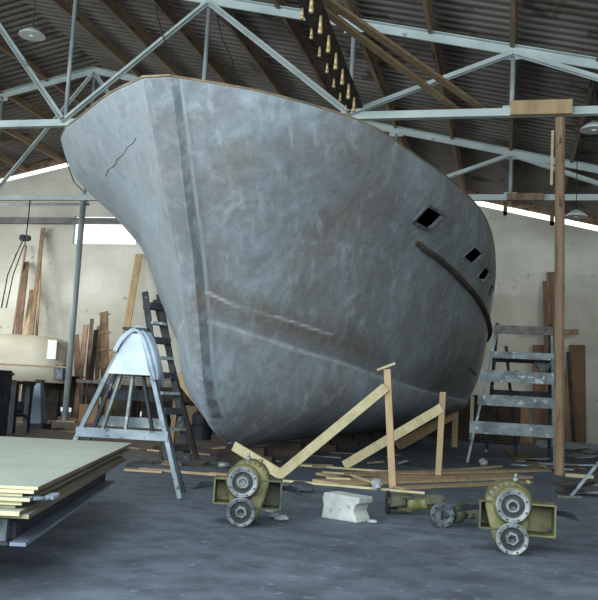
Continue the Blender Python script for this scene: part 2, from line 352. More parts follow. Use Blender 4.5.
for i in range(10):
    for s in (-1, 1):
        y = 10.2 + i*.75 + (.3 if s > 0 else 0); x = a.x + (b_.x-a.x)*(y-9.6)/7.75 + (s*.12-.02)
        if pg is None: pg = MB().cyl((0, 0, 0), (0, 0, -.22), .022, .032, n=8).cyl((0, 0, -.22), (0, 0, -.3), .04, .035, n=8).build('peg', M['brass'], t, local=True); o = pg
        else: o = pg.copy(); COL.objects.link(o)
        o.location = V((x, y, 7.27)) - b_; o.scale = (1, 1, 1) if s > 0 else (.8, .8, .6)

# ------------------------------------------------------------------ THE HULL
import bisect
def interp(x, T):
    xs = [q[0] for q in T]
    if x <= xs[0]: return T[0][1]
    if x >= xs[-1]: return T[-1][1]
    i = bisect.bisect_right(xs, x); (a, p), (b, q) = T[i-1], T[i]
    return p + (q-p)*(x-a)/(b-a)
def smooth_tab(T, n=240):
    # monotone-ish smoothing: dense resample + box blur
    x0, x1 = T[0][0], T[-1][0]; d = [(x0+(x1-x0)*i/n) for i in range(n+1)]; y = [interp(q, T) for q in d]
    for _ in range(3):
        w = 5; y = [sum(y[max(0, i-w):i+w+1])/len(y[max(0, i-w):i+w+1]) if min(i, n-i) >= w else y[i] for i in range(n+1)]
    return (x0, x1, n, y)
def ev(x, G):
    x0, x1, n, y = G; u = (x-x0)/(x1-x0)*n
    if u <= 0: return y[0]
    if u >= n: return y[-1]
    i = int(u); return y[i]+(y[i+1]-y[i])*(u-i)
ST = smooth_tab([(.30, 4.6), (.34, 3.9), (.42, 3.5), (.61, 2.95), (.93, 2.5), (1.3, 2.2), (2.19, 1.8), (3.19, 1.3), (3.95, .81), (4.67, .39), (5.3, 0)])
SHP = [(0, 0.0), (.12, .19), (.22, .35), (.44, .69), (.7, 1.03), (1.1, 1.42), (1.4, 1.68), (1.9, 2.05), (2.55, 2.36), (3.6, 2.63), (5.5, 3.12), (8, 3.5), (11, 3.6)]
KT = smooth_tab([(1.2, .53), (1.5, .56), (1.8, .61), (2.2, .655), (2.6, .68), (3.0, .69), (3.4, .68), (3.8, .70), (4.2, .78), (4.6, .93), (4.9, 1.0), (5.3, 1.0)])
STB = [(0, 1), (.7, .97), (1.4, 1.04), (1.9, 1.12), (2.55, 1.17), (5, 1.08), (9, 1.0)]
def stb(z, s): return 1 + (interp(s-ev(z, ST), STB)-1)*min(1, max(0, (z-3.7)/1.0))     # fuller starboard flare, as built by hand
BT = smooth_tab([(1.2, 3.2), (1.5, 3.3), (1.8, 3.39), (2.2, 3.48), (2.6, 3.55), (3, 3.595), (3.4, 3.645), (3.8, 3.68), (4.2, 3.70), (4.6, 3.76), (4.9, 3.78), (5.3, 3.74)])
ZC = smooth_tab([(1.5, 2.3), (1.9, 2.25), (2.6, 2.14), (3.8, 1.97), (5, 1.86), (6.5, 1.7), (9.4, 1.49), (12.5, 1.37), (20, 1.32)])
AFT = smooth_tab([(0, 1), (11, 1), (13, .99), (15, .965), (17, .9), (19, .78), (20, .7)])
WST = smooth_tab([(.3, .03), (.6, .06), (2, .09), (5.3, .2)])
# Catmull-Rom on SHP for a fair sheer line
def crom(x, T):
    xs = [q[0] for q in T]
    if x <= 0: return T[0][1]
    if x >= xs[-1]: return T[-1][1]
    i = bisect.bisect_right(xs, x)-1; a, b = T[i], T[i+1]; h = b[0]-a[0]; u = (x-a[0])/h
    def sl(j):
        if j <= 0: return (T[1][1]-T[0][1])/(T[1][0]-T[0][0])
        if j >= len(T)-1: return 0
        return (T[j+1][1]-T[j-1][1])/(T[j+1][0]-T[j-1][0])
    m0, m1 = sl(i)*h, sl(i+1)*h
    return (2*u**3-3*u*u+1)*a[1]+(u**3-2*u*u+u)*m0+(-2*u**3+3*u*u)*b[1]+(u**3-u*u)*m1
STI = sorted([(ev(z, ST), z) for z in [.3+.02*i for i in range(251)]])
def zkeel(s): return interp(s, STI) if s < 4.5 else .3
def b_up(z, s):
    k, B, w = ev(z, KT), ev(z, BT), ev(z, WST); v = max(0, (s-ev(z, ST))*k); t = min(1, max(0, (z-1.2)/4.1))
    g = t*crom(v, SHP)/3.6 + (1-t)*(1-(1-min(1, v/11))**2.6)
    return w + (B-w)*g*ev(s, AFT)
def b_hull(z, s):
    zc = ev(s, ZC)
    if z >= zc: return b_up(z, s)
    zk = zkeel(s)
    if zk >= zc-.02: return b_up(z, s)
    t = max(0, min(1, (z-zk)/(zc-zk))); m = interp(s, [(2, 1.1), (3, 1.5), (4.5, 2.6), (8, 3.0), (14, 2.2), (20, 1.8)])
    w = ev(z, WST); bc = b_up(zc, s)
    r = w + (bc-w)*(1-(1-t)**m)
    bl = min(1, max(0, (zc-zk)/.9))
    return bl*r + (1-bl)*(min(b_up(z, s), bc) if z > .9 else r)
HB = V((-4.5646, 10.0048, 0)); ha = V((sin(radians(2)), cos(radians(2)), 0)); hn = V((cos(radians(2)), -sin(radians(2)), 0)); SE = 17.6; ZS = 5.27
def hp(s, b, z): return HB + ha*s + hn*b + V((0, 0, z))
NR, NS = 150, 230
zs_ = [.3 + (ZS-.3)*(i/NR)**1.15 for i in range(NR+1)]
def svals(z):
    a = ev(z, ST); return [a + (SE-a)*((j/NS)**1.8) for j in range(NS+1)]
verts = []; marks = []; faces = []
def seg_d(s, z, T):     # vertical distance of (s,z) to polyline T
    return abs(z - interp(s, T)) if T[0][0] <= s <= T[-1][0] else 9
CH = [(1.9, 2.25), (2.6, 2.14), (3.8, 1.97), (5, 1.86), (6.5, 1.7), (9.4, 1.49), (12.5, 1.37), (15, 1.33)]
SC1 = [(1.68, 2.66), (2.16, 2.52), (2.95, 2.43)]; SC2 = [(2.95, 2.44), (4.4, 2.28)]
for side in (1, -1):
    for z in zs_:
        for j, s in enumerate(svals(z)):
            b = b_hull(z, s)*(1 if side > 0 else stb(z, s)); verts.append(hp(s, side*b, z))
            pale = 0; dark = 0; brown = 0; ds = s-ev(z, ST)
            pale = max(pale, .75*max(0, 1-seg_d(s, z, CH)/.045))
            if side > 0:
                pale = max(pale, .95*max(0, 1-seg_d(s, z, SC1)/.03) * (1 if s < 2.3 else .5), 1.0*max(0, 1-seg_d(s, z, SC2)/.028))
                if 1.6 < s < 9: 
                    d = z - interp(s, CH); brown = max(brown, .8*max(0, 1-abs(d-.3)/.32)*(1-max(0, s-5)/4))
            dd = b if side > 0 else -b
            # stem band: darker strip down the stem with pale edges, starboard side paler throughout
            wb = .30 - .14*min(1, max(0, (5.3-z)/4.5))
            if side > 0 and z > .8:
                wb = ev(z, WST)+.05
                if dd < wb+.04: dark = .95
                elif dd < wb+.14: dark = .95*(1-(dd-wb-.04)/.1)
                pale = max(pale, .45*max(0, 1-abs(dd-wb-.06)/.03))
            if side < 0 and z > .8:
                wb = ev(z, WST)
                if dd < wb+.015: dark = .5
                pale = max(pale, .8*max(0, 1-abs(dd-wb-.07)/.05), .22)
            if j == 0 and z > .9: pale, dark = (.0, .75) if side > 0 else (0, .55)
            marks.append((pale, dark, brown, 1))
W1 = NS+1; O2 = len(zs_)*W1
for k, o in ((1, 0), (-1, O2)):
    for i in range(NR):
        for j in range(NS):
            q = (o+i*W1+j, o+i*W1+j+1, o+(i+1)*W1+j+1, o+(i+1)*W1+j); faces.append(q if k > 0 else q[::-1])
for i in range(NR): faces.append((i*W1, (i+1)*W1, O2+(i+1)*W1, O2+i*W1)); faces.append((i*W1+NS, O2+i*W1+NS, O2+(i+1)*W1+NS, (i+1)*W1+NS))
for j in range(NS): faces.append((j, O2+j, O2+j+1, j+1))
hull = thing('boat_hull', 'huge unpainted grey fishing boat hull, bow forward, shored up in the middle of the shed', 'boat', HB)
me = bpy.data.meshes.new('hull_shell'); me.from_pydata([p-HB for p in verts], [], faces)
ca = me.color_attributes.new('marks', 'FLOAT_COLOR', 'POINT'); ca.data.foreach_set('color', [c for q in marks for c in q])
me.polygons.foreach_set('use_smooth', [True]*len(me.polygons)); me.materials.append(M['hull'])
bm = bmesh.new(); bm.from_mesh(me); bmesh.ops.remove_doubles(bm, verts=bm.verts, dist=1e-4); bmesh.ops.recalc_face_normals(bm, faces=bm.faces)
for e in bm.edges:            # knuckle down both edges of the flat stem
    a_, b_2 = e.verts[0].co, e.verts[1].co
    if abs(a_.z-b_2.z) > 1e-4 and min(a_.z, b_2.z) > 1.3:
        ok = True
        for q in (a_, b_2):
            sv_ = q.dot(ha)
            if sv_ > ev(q.z, ST)+.002: ok = False
        if ok: e.smooth = False
bm.to_mesh(me); bm.free()
shell = bpy.data.objects.new('hull_shell', me); COL.objects.link(shell); shell.parent = hull
md = shell.modifiers.new('thick', 'SOLIDIFY'); md.thickness = .035; md.offset = -1
# hawse openings cut through the bulwark
def b_side(z, s, side): return side*b_hull(z, s)*(1 if side > 0 else stb(z, s))
def nrm(s, z, side=1):
    e = .05; p = hp(s, b_side(z, s, side), z); ds = hp(s+e, b_side(z, s+e, side), z)-p; dz = hp(s, b_side(z+e, s, side), z+e)-p
    n = ds.cross(dz).normalized(); n = n if n.dot(hn*side) > 0 else -n; t = ds.normalized(); return p, n, t, n.cross(t).normalized()
def rrect(w, h, r, n=5):
    out = []
    for cx, cy, a0 in ((w/2-r, h/2-r, 0), (-w/2+r, h/2-r, 90), (-w/2+r, -h/2+r, 180), (w/2-r, -h/2+r, 270)):
        for i in range(n): a = radians(a0+90*i/(n-1)); out.append((cx+r*cos(a), cy+r*sin(a)))
    return out
PORTS = [(5.28, 4.51, .76, .34), (8.6, 4.40, .95, .3), (10.5, 4.27, 1.0, .3), (12.6, 4.17, 1.0, .3)]
cutters = []
for side in (1, -1):
    for s, z, w, h in PORTS:
        p, n, t, u = nrm(s, z, side); u = u if u.z > 0 else -u; t = t if t.dot(ha) > 0 else -t; u = (u+t*(.25 if s < 6 else .9))
        c = MB().prism(rrect(w, h, .07), -.4, .4, O=p, X=t, Y=u, Z=n).build('cutter', M['hull']); cutters.append(c)
        md = shell.modifiers.new('cut', 'BOOLEAN'); md.object = c; md.operation = 'DIFFERENCE'; md.solver = 'EXACT'
bpy.context.view_layer.update()
dg = bpy.context.evaluated_depsgraph_get(); newm = bpy.data.meshes.new_from_object(shell.evaluated_get(dg), preserve_all_data_layers=True, depsgraph=dg)
shell.modifiers.clear(); shell.data = newm
for c in cutters: bpy.data.objects.remove(c)
for side in (1, -1):
    for i, (s, z, w, h) in enumerate(PORTS):
        p, n, t, u = nrm(s, z, side); u = u if u.z > 0 else -u
        t = t if t.dot(ha) > 0 else -t; u = u+t*(.25 if s < 6 else .9)
        ro = rrect(w+(.1 if i == 0 else .05), h+(.09 if i == 0 else .05), .09); ri = rrect(w-.01, h-.01, .065); m_ = len(ro); mb = MB()
        q = lambda pt, d: p + t*pt[0] + u*pt[1] + n*d
        d1 = .03 if i == 0 else .012
        vs = [q(a, d1) for a in ro]+[q(a, d1) for a in ri]+[q(a, -.03) for a in ro]+[q(a, -.03) for a in ri]
        fs = []
        for j in range(m_):
            k = (j+1) % m_; fs += [(j, k, m_+k, m_+j), (2*m_+j, 3*m_+j, 3*m_+k, 2*m_+k), (j, 2*m_+j, 2*m_+k, k), (m_+j, m_+k, 3*m_+k, 3*m_+j)]
        mb.add(vs, fs); o = mb.build('port_frame', M['bare_metal'] if i == 0 else M['hull'], hull)
        if i == 0: o['label'] = 'pale raised rim around the mooring port'
# rubbing strake
RAIL = [(5.5, 4.12), (6.7, 4.06), (8.2, 3.94), (10, 3.80), (11.6, 3.65), (13.1, 3.48), (15, 3.3), (18, 3.15)]
for side in (1, -1):
    mb = MB(); rows = []; n_ = 90
    for i in range(n_+1):
        s = 5.55+(17-5.55)*i/n_; z = interp(s, RAIL); p, n, t, u = nrm(s, z, side); u = u if u.z > 0 else -u; e = .1*min(1, i/3+.15)
        rows.append([p+u*.045-n*.03, p+u*.045+n*e, p+u*.0+n*(e+.02), p-u*.045+n*e, p-u*.045-n*.03])
    for A, B in zip(rows[:-1], rows[1:]): mb.add(A+B, [(j, (j+1) % 5, 5+(j+1) % 5, 5+j) for j in range(5)])
    mb.add(rows[0], [(0, 1, 2, 3, 4)]); mb.add(rows[-1], [(4, 3, 2, 1, 0)])
    o = mb.build('rubbing_strake', M['strake_wood'], hull); o['label'] = 'brown timber rubbing strake'
# gunwale edge and unseen shading deck
mb = MB(); rows = []
S_ = [0, .03, .05, .12, .2, .3, .4, .55, .7, .9, 1.1, 1.4, 1.7, 2, 2.5, 3, 3.5] + [4+.5*i for i in range(28)]
for side in (1, -1):
    prev = None
    for s in S_:
        b = abs(b_side(ZS, s, side)); o_, i_ = hp(s-.004, side*(b+.006), ZS), hp(s+.02, side*max(0, b-.09), ZS); row = [o_+V((0, 0, -.015)), o_+V((0, 0, .012)), i_+V((0, 0, .012)), i_+V((0, 0, -.015))]
        if prev: mb.add(prev+row, [(j, (j+1) % 4, 4+(j+1) % 4, 4+j) for j in range(4)])
        else: first = row
        prev = row
    if side == 1: f1 = first
    else: mb.add(f1[:]+first[:], [(0, 4, 5, 1), (1, 5, 6, 2), (2, 6, 7, 3), (3, 7, 4, 0)])
mb.build('gunwale', M['plank_wood'], hull)['label'] = 'thin brownish edge along the top of the hull'
mb = MB(); A = []; B = []
for s in [.25, .5, .8, 1.1]+[1.5+.5*i for i in range(32)]: b = b_hull(5.1, s)-.09; b = max(.02, b); A.append(hp(s, b, 5.1)); B.append(hp(s, -b, 5.1))
n_ = len(A); mb.add(A+B, [(i, i+1, n_+i+1, n_+i) for i in range(n_-1)]); mb.build('shading_deck', M['shading_deck_wood'], hull)  # unseen deck raised near the sheer to keep the ports dark inside
# crack in the starboard flare
mb = MB(); pts = [(2.0, 4.48), (1.75, 4.52), (1.5, 4.51), (1.3, 4.55), (1.1, 4.56), (.92, 4.61), (.78, 4.62), (.68, 4.66)]
P3 = []
for s, z in pts: p, n, t, u = nrm(s, z, -1); P3.append(p+n*.003)
mb.tube(P3, .0045, 5); mb.build('crack', M['oily'], hull)['label'] = 'thin dark crack'

# keel blocks under the hull
kb = None
for i, s in enumerate((4.6, 7, 9.5, 12, 14.5, 17)):
    if kb is None: kb = MB().box((0, 0, .075), (1.0, .28, .15)).box((0, 0, .22), (.7, .26, .14)).build('keel_block', M['dark_wood'], None, bevel=.01); o = kb
    else: o = kb.copy(); COL.objects.link(o)
    o.location = hp(s, 0, 0); tag(o, 'dark timber blocks stacked under the keel of the big hull', 'keel block', 'blocks under the keel')

# ------------------------------------------------------------------ shores and props round the hull
def prop(x, y, ztop, foot, label, mat=M['new_wood'], lean=(0, 0), cap=True, w=.1, bw=.14):
    t = thing('timber_prop', label, 'prop', (x, y, 0))
    top = V((x+lean[0], y+lean[1], ztop)); MB().beam((x, y, 0.0), top, w, .06, (0, 1, 0)).build('post', M['tan_wood'], t, bevel=.004)
    if cap: MB().beam(top+V((-.14, .0, -.02)), top+V((.12, 0, .09)), .12, .035).build('cap', mat, t)
    if foot is not None:
        f = V(foot); q = top+V((0, -.06, -.26)); MB().beam(f+V((0, -.06, .06)), q, bw, .045, (0, 1, 0)).build('brace', mat, t, bevel=.004)
    return t
prop(-1.54, 12.39, 1.68, (-3.15, 12.10, 0), 'nearest timber prop, with a T cap and a long pale diagonal brace', lean=(-.16, .05))
prop(-1.07, 14.6, 1.42, (-2.72, 15.0, .35-.35), 'second timber prop, its brace running down behind the nearest prop', lean=(.02, .1), cap=False, bw=.16)
prop(-1.42, 25.2, 1.22, (-2.7, 22.4, .0), 'farthest timber prop under the turn of the hull beside the wide trestle', cap=False, bw=.26, w=.16, mat=M['tan_wood'])
solo(MB().beam((-3.22, 12.52, .05), aty(234, 446, 12.9), .15, .045, (0, 1, 0)), 'diagonal_shore', M['new_wood'], 'pale timber shore running up under the forefoot of the hull', 'shore', loc=(-3.2, 12.42, 0), bevel=.004)
# starboard prop half hidden behind the stem
p0 = aty(172, 436, 17); p0.z = 0; pt = aty(178, 385, 16.8)
t = thing('timber_prop', 'timber prop on the far side of the bow, seen left of the stem', 'prop', p0)
MB().beam(p0, pt, .1, .07, (0, 1, 0)).build('post', M['brown_wood'], t)
q0 = aty(178, 376, 16.6); q1 = aty(228, 436, 15.6); MB().beam(q0, q1, .2, .05, (0, 1, 0)).build('brace', M['tan_wood'], t)

# ------------------------------------------------------------------ plywood stack on its trolley
fr = V((-2.534, 4.413, 0)); ld = V((-.297, .955, 0)).normalized(); wd = V((-.955, -.297, 0)).normalized(); LEN, WID = 4.09, 1.7
RZ = Matrix((-wd, ld, V((0, 0, 1)))).transposed()
def pb(mb, u0, u1, w0, w1, z0, z1):
    c = fr + ld*(u0+u1)/2 + wd*(w0+w1)/2; c.z = (z0+z1)/2; return mb.box(c, (w1-w0, u1-u0, z1-z0), RZ)
lay = [(0, 0, .022), (.03, -.02, .024), (.15, .0, .024), (.05, -.05, .024), (.14, -.02, .03), (.22, .02, .026), (.12, -.1, .03), (.06, -.02, .03)]
z = .653
for i, (wo, uo, th) in enumerate([(q[0], q[1], q[2]*.84) for q in lay]):
    mb = MB(); pb(mb, uo, LEN+uo*(-1)**i-(.12*(i % 3)), wo*.55, WID+wo*.5, z-th+.002, z)
    o = mb.build('plywood_sheet', M['ply_face']); o.data.materials.append(M['ply_edge']); o.data.materials.append(M['ply_front'])
    for f_ in o.data.polygons:
        if abs(f_.normal.z) < .5: f_.material_index = 2 if f_.normal.dot(ld) < -.5 else 1
    c = fr.copy(); c.z = z-th
    for v in o.data.vertices: v.co -= c
    o.location = c
    tag(o, 'top sheet of the pale plywood stack at lower left' if i == 0 else 'bottom sheet of the plywood stack, lying on the steel trolley' if i == len(lay)-1 else 'plywood sheet within the stack, below the top sheet', 'plywood sheet', None if i in (0, len(lay)-1) else 'plywood sheets inside the stack')
    z -= th
zb = z
solo(MB().tube([fr+wd*.05+ld*.02+V((0, 0, .585)), fr-wd*.02+ld*.1+V((0, 0, .58)), fr-wd*.03+ld*.28+V((0, 0, .572))], .013, 6).box(fr+ld*.25-wd*.03+V((0, 0, .575)), (.05, .16, .02), RZ), 'rag', M['cloth'], 'crumpled pale rag poking out between the plywood sheets', 'rag', loc=fr+V((0, 0, .575)))
t = thing('trolley', 'low steel trolley carrying the plywood stack', 'trolley', fr+ld*1.5+wd*.8)
mb = MB()
for w in (.13, WID-.2): pb(mb, .12, 3.3, w, w+.03, .345, zb-.004); pb(mb, .12, 3.3, w-.03, w+.07, zb-.03, zb-.005)
mb.build('side_channel', M['dark_steel'], t)
mb = MB(); pb(mb, .0, 3.3, .04, .13, .325, .345); mb.build('lower_flange', M['channel_steel'], t)
mb = MB(); pb(mb, .10, .13, .17, WID-.2, .346, zb-.006); mb.build('end_plate', M['brown_wood'], t)
mb = MB(); pb(mb, 0, .2, .14, WID-.2, .325, .345); mb.build('end_flange', M['dark_steel'], t)
mb = MB(); pb(mb, 3.3, 3.34, .13, WID-.2, .34, zb-.006); mb.build('end_plate', M['dark_steel'], t)
mb = MB(); pb(mb, .03, .1, .16, .3, .345, zb-.01); pb(mb, .0, .1, .22, .24, .345, zb-.01); mb.build('corner_bracket', M['worn_metal'], t)
wh = None
for u in (1.0, 2.6):
    for w in (.75, WID-.45):
        if wh is None:
            wh = MB().lathe((0, -.04, 0), (0, 1, 0), [(0, .03), (0, .15), (.01, .165), (.07, .165), (.08, .15), (.08, .03)], 20).build('wheel', M['rubber'], t, local=True); o = wh
            fk = MB().box((0, -.06, .06), (.05, .01, .24)).box((0, .06, .06), (.05, .01, .24)).box((0, 0, .17), (.12, .14, .015)).build('fork', M['dark_steel'], wh, local=True)
        else: o = copy_tree(wh, t)
        c = fr+ld*u+wd*w; o.location = V((c.x, c.y, .165))-t.location; o.rotation_euler = (0, 0, math.atan2(wd.y, wd.x)+pi)

# ------------------------------------------------------------------ step trestle with white board
fR = atz(180, 499); u_ = V((fR.x-(-5.0), fR.y-8.98, 0)).normalized(); mid = V(((fR.x-5.0)/2, (fR.y+8.98)/2, 0)); ang = math.atan2(u_.y, u_.x)
t = thing('step_trestle', 'paint-spattered A-frame step trestle with a white board, beside the plywood stack', 'trestle', mid, ang)
hw = (fR-V((-5.0, 8.98, 0))).length/2
for s in (-1, 1):
    MB().beam((s*hw, 0, 0), (s*.07, .42, 1.93), .05, .05, (0, 1, 0)).build('front_leg', M['painted_wood'], t, local=True, bevel=.004)
    MB().beam((s*hw*.93, .62, 0), (s*.07, .5, 1.86), .04, .06, (0, 1, 0)).build('rear_leg', M['dark_paint'], t, local=True, bevel=.004)
fx = lambda z: hw+(.07-hw)*z/1.93
fy = lambda z: .42*z/1.93
z = .68; MB().beam((-fx(z)-.03, fy(z)-.04, z), (fx(z)+.03, fy(z)-.04, z), .03, .11).build('bottom_rail', M['painted_wood'], t, local=True, bevel=.004)
mb = MB(); poly = [(-fx(1.38)+.01, 1.37), (fx(1.38)-.01, 1.37), (.075, 1.86), (-.075, 1.86)]
mb.prism(poly, -.012, .012, O=(0, -.045, 0), X=(1, 0, 0), Y=(0, .2125, 1), Z=(0, 1, 0)).build('board', M['white_paint'], t, local=True)['label'] = 'white painted tapering board'
MB().box((0, .46, 1.92), (.3, .2, .03)).build('top_cap', M['dark_paint'], t, local=True)
for k, (z, w) in enumerate(((.8, .12), (1.12, .12), (1.4, .1))):
    xx = hw*.93+(.07-hw*.93)*z/1.86; MB().beam((-xx, .66-.12*z/1.86, z), (xx, .66-.12*z/1.86, z), .03, w).build('rear_rail', M['dark_paint'] if k % 2 else M['splashed_wood'], t, local=True)
for x0, x1 in ((-.34, -.1), (-.05, .02), (.3, .1)):
    MB().beam((x0, .5, .62), (x1, .42, 1.5), .03, .09, (0, 1, 0)).build('inner_slat', M['splashed_wood'] if x0 < 0 else M['dark_paint'], t, local=True)
# cloth over the top
def sheet(mb, rows, th=.012):
    vs = [V(p) for r in rows for p in r]; n = len(rows[0]); m = len(rows); fs = [(i*n+j, i*n+j+1, (i+1)*n+j+1, (i+1)*n+j) for i in range(m-1) for j in range(n-1)]
    return mb.add(vs, fs, True)
R_ = Matrix.Rotation(ang, 3, 'Z'); rows = []
outer = [(109, 355), (112, 346), (117, 337), (124, 329), (131, 326), (139, 328), (146, 336), (151, 345), (155, 355), (158, 364), (160, 373), (159, 382)]
inner = [(114, 357), (117, 349), (121, 342), (126, 336), (131, 333), (134, 335), (138, 341), (141, 349), (144, 357), (147, 366), (150, 375), (155, 384)]
for i, (po, pi_) in enumerate(zip(outer, inner)):
    r = []
    for j in range(9):
        v_ = j/8; px = po[0]+(pi_[0]-po[0])*v_; py = po[1]+(pi_[1]-po[1])*v_
        x = (px-129.5)/86; z = 1.38+(377-py)/86; yy = fy(z) - .085 - .03*sin(j*1.9+i*.5) - .02*sin(i*.9) + .12*(1-v_)**2
        r.append(R_ @ V((x, yy, z)) + mid)
    rows.append(r)
o = solo(sheet(MB(), rows), 'draped_cloth', M['cloth'], 'pale blue-grey cloth draped over the top of the step trestle', 'cloth', loc=mid+R_ @ V((0, .3, 1.9)))
sheet_b = MB(); sheet(sheet_b, [[p + R_ @ V((0, .02+.045*k, -.0-.004*k*k)) for k in range(6)] for p in [r[0] for r in rows]]); o2 = sheet_b.build('cloth_fold', M['cloth'], o)
o2.modifiers.new('th', 'SOLIDIFY').thickness = .01
md = o.modifiers.new('th', 'SOLIDIFY'); md.thickness = .012; md = o.modifiers.new('sub', 'SUBSURF'); md.levels = md.render_levels = 1

# dark step ladder behind, leaning beside the stem
b0 = atz(178, 462); tp = aty(152, 293, b0.y+.2)
t = thing('step_ladder', 'dark narrow step ladder standing between the trestle and the stem', 'ladder', (b0.x, b0.y, 0))
ax = (tp-b0); sv = V((.5, .85, 0)).normalized()*.22
for s in (-1, 1): MB().beam(b0+sv*s, tp+sv*s*.7, .03, .11, (1, 0, 0)).build('stringer', M['dark_paint'], t)
for i in range(9):
    c = b0+ax*((i+.8)/9.6); MB().box(c, (.24, .40-.012*i, .05 if i % 2 else .11), Matrix.Rotation(math.atan2(sv.y, sv.x)-pi/2, 3, 'Z')).build('tread', M['splashed_wood'] if i % 2 else M['dark_paint'], t)
MB().beam(b0+V((.0, .9, 0)), tp+V((0, .15, -.1)), .05, .08, (1, 0, 0)).build('rear_leg', M['dark_wood'], t)

# ------------------------------------------------------------------ gearboxes
def gearbox(loc, rz, label, k, first=None):
    t = thing('gearbox', label, 'gearbox', loc, rz)
    zu, zl, ox = .405, .135, (.045 if k == 0 else -.03)
    # housing: rounded upright body, wider drum at top
    mb = MB(); poly = []
    for i in range(17): a = radians(-20+220*i/16); poly.append((.20*cos(a)+ox, .40+.2*sin(a)))
    for i in range(13): a = radians(200+140*i/12); poly.append((.15*cos(a)+ox*.6, .155+.145*sin(a)))
    mb.prism(poly, 0.0, .34, X=(1, 0, 0), Y=(0, 0, 1), Z=(0, 1, 0)); mb.build('housing', M['olive'], t, local=True, bevel=.025)
    mb = MB().lathe((.0, -.06, zu), (0, 1, 0), [(0, .15), (.07, .17)], 24); mb.build('bearing_boss', M['olive'], t, local=True)
    MB().lathe((.03, .33, .42), (0, 1, 0), [(0, .16), (.08, .15), (.1, .1)], 20).build('rear_cover', M['dark_olive'], t, local=True)
    for i in range(0, 10, 1): a = radians(10+16*i); MB().cyl((ox+.185*cos(a), -.014, .40+.185*sin(a)), (ox+.185*cos(a), .02, .40+.185*sin(a)), .012, n=6).build('cover_bolt', M['dark_olive'], t, local=True)
    for nm, zc, mat, face in (('upper_flange', zu, M['bare_metal'], M['bare_metal'] if k == 0 else M['worn_metal']), ('lower_flange', zl, M['worn_metal'] if k == 0 else M['bare_metal'], None)):
        y = -.13 if nm[0] == 'u' else -.15; r = .142 if nm[0] == 'u' else .135
        f = MB().lathe((0, y, zc), (0, 1, 0), [(.02, .0), (.02, .045), (.05, .05), (.05, .095), (0, .1), (-.005, r-.008), (.0, r), (.025, r), (.03, .1), (.13, .09)], 32).build(nm, mat, t, local=True)
        MB().lathe((0, y+.045, zc), (0, 1, 0), [(0, .093), (-.001, .06)], 24).build('recess', M['oily'], f, local=True)
        MB().lathe((0, y+.02, zc), (0, 1, 0), [(.03, .062), (0, .062), (-.015, .05), (-.015, .038), (.012, .036)], 6 if nm[0] == 'l' else 24).build('hub_nut', M['bare_metal'], f, local=True)
        MB().lathe((0, y-.0, zc), (0, 1, 0), [(.012, .034), (.0, .03), (.004, .0)], 16).build('shaft_end', M['oily'] if nm[0] == 'l' or k else M['worn_metal'], f, local=True)
        bolt = None
        for i in range(8):
            a = 2*pi*(i+.5)/8
            if bolt is None: bolt = MB().cyl((0, -.012, 0), (0, .004, 0), .0095, n=6).build('bolt', M['oily'], f, local=True); o = bolt
            else: o = bolt.copy(); COL.objects.link(o)
            o.location = ((r-.021)*cos(a), y+.001, zc+(r-.021)*sin(a))
    # mounting brackets: open boxed channels either side
    for s, x0, x1, z0, z1 in ((-1, -.27, -.12, .19, .42), (1, .12, .36, .16, .42)):
        mb = MB(); mb.box(((x0+x1)/2, .12, z1), (x1-x0, .26, .015)); mb.box(((x0+x1)/2, .12, z0), (x1-x0, .26, .015)); mb.box((x0 if s < 0 else x1, .12, (z0+z1)/2), (.015, .26, z1-z0+.015)); mb.box(((x0+x1)/2, .24, (z0+z1)/2), (x1-x0, .015, z1-z0))
        br = mb.build('mounting_bracket', M['dark_olive'] if (s < 0) == (k == 1) else M['olive'], t, local=True)
        xe = x0 if s < 0 else x1
        g = MB(); g.prism([(0, 0), (s*.14, -.0), (s*.2, -.11), (0, -.04)], -.0, .012, O=(xe, .1, .36), X=(1, 0, 0), Y=(0, .9, .5), Z=(0, -.3, 1)); g.build('lug', M['dark_steel'], t, local=True)
        for zz_ in (z0+.03, z1-.03): MB().cyl((x0+.03 if s < 0 else x1-.03, .235, zz_), (x0+.03 if s < 0 else x1-.03, .2, zz_), .012, n=6).build('bracket_bolt', M['worn_metal'], br, local=True)
    MB().cyl((.03, .1, .59), (.03, .1, .625), .025, n=10).cyl((.03, .1, .625), (.03, .1, .665), .013, n=8).build('filler_plug', M['bare_metal'], t, local=True)
    MB().cyl((.14, .2, .57), (.15, .2, .605), .022, n=8).build('breather', M['olive'], t, local=True)
    return t
g1 = atz(239, 527); gearbox((g1.x-.02, g1.y+.12, 0), .24, 'olive gearbox on the floor below the forefoot, dark nut flange at its bottom', 0)
g2 = atz(511, 555); gearbox((g2.x, g2.y+.12, 0), .05, 'olive gearbox on the floor at lower right, beside the coupling flange', 1)

# coupling flange and stub shaft joined to the second gearbox
c = atz(442, 528); c.z = 0
t = thing('coupling_flange', 'dark bolted ring coupling on a stub shaft left of the right-hand gearbox', 'coupling', c, radians(20))
o = MB().lathe((0, 0, .125), (0, 1, 0), [(0, .072), (-.008, .08), (-.012, .118), (0, .125), (.03, .125), (.035, .06), (.02, .055), (.02, 0)], 28).build('ring', M['worn_metal'], t, local=True)
MB().lathe((0, .016, .125), (0, 1, 0), [(0, .07), (-.001, 0)], 20).build('recess', M['oily'], o, local=True)
MB().box((0, -.002, .125), (.03, .012, .09)).build('key', M['dark_steel'], o, local=True)
bolt = None
for i in range(8):
    a = 2*pi*i/8; q = (.1*cos(a), -.012, .125+.1*sin(a))
    if bolt is None: bolt = MB().cyl((0, -.01, 0), (0, .006, 0), .011, n=6).build('bolt', M['oily'], o, local=True); b2 = bolt
    else: b2 = bolt.copy(); COL.objects.link(b2)
    b2.location = q
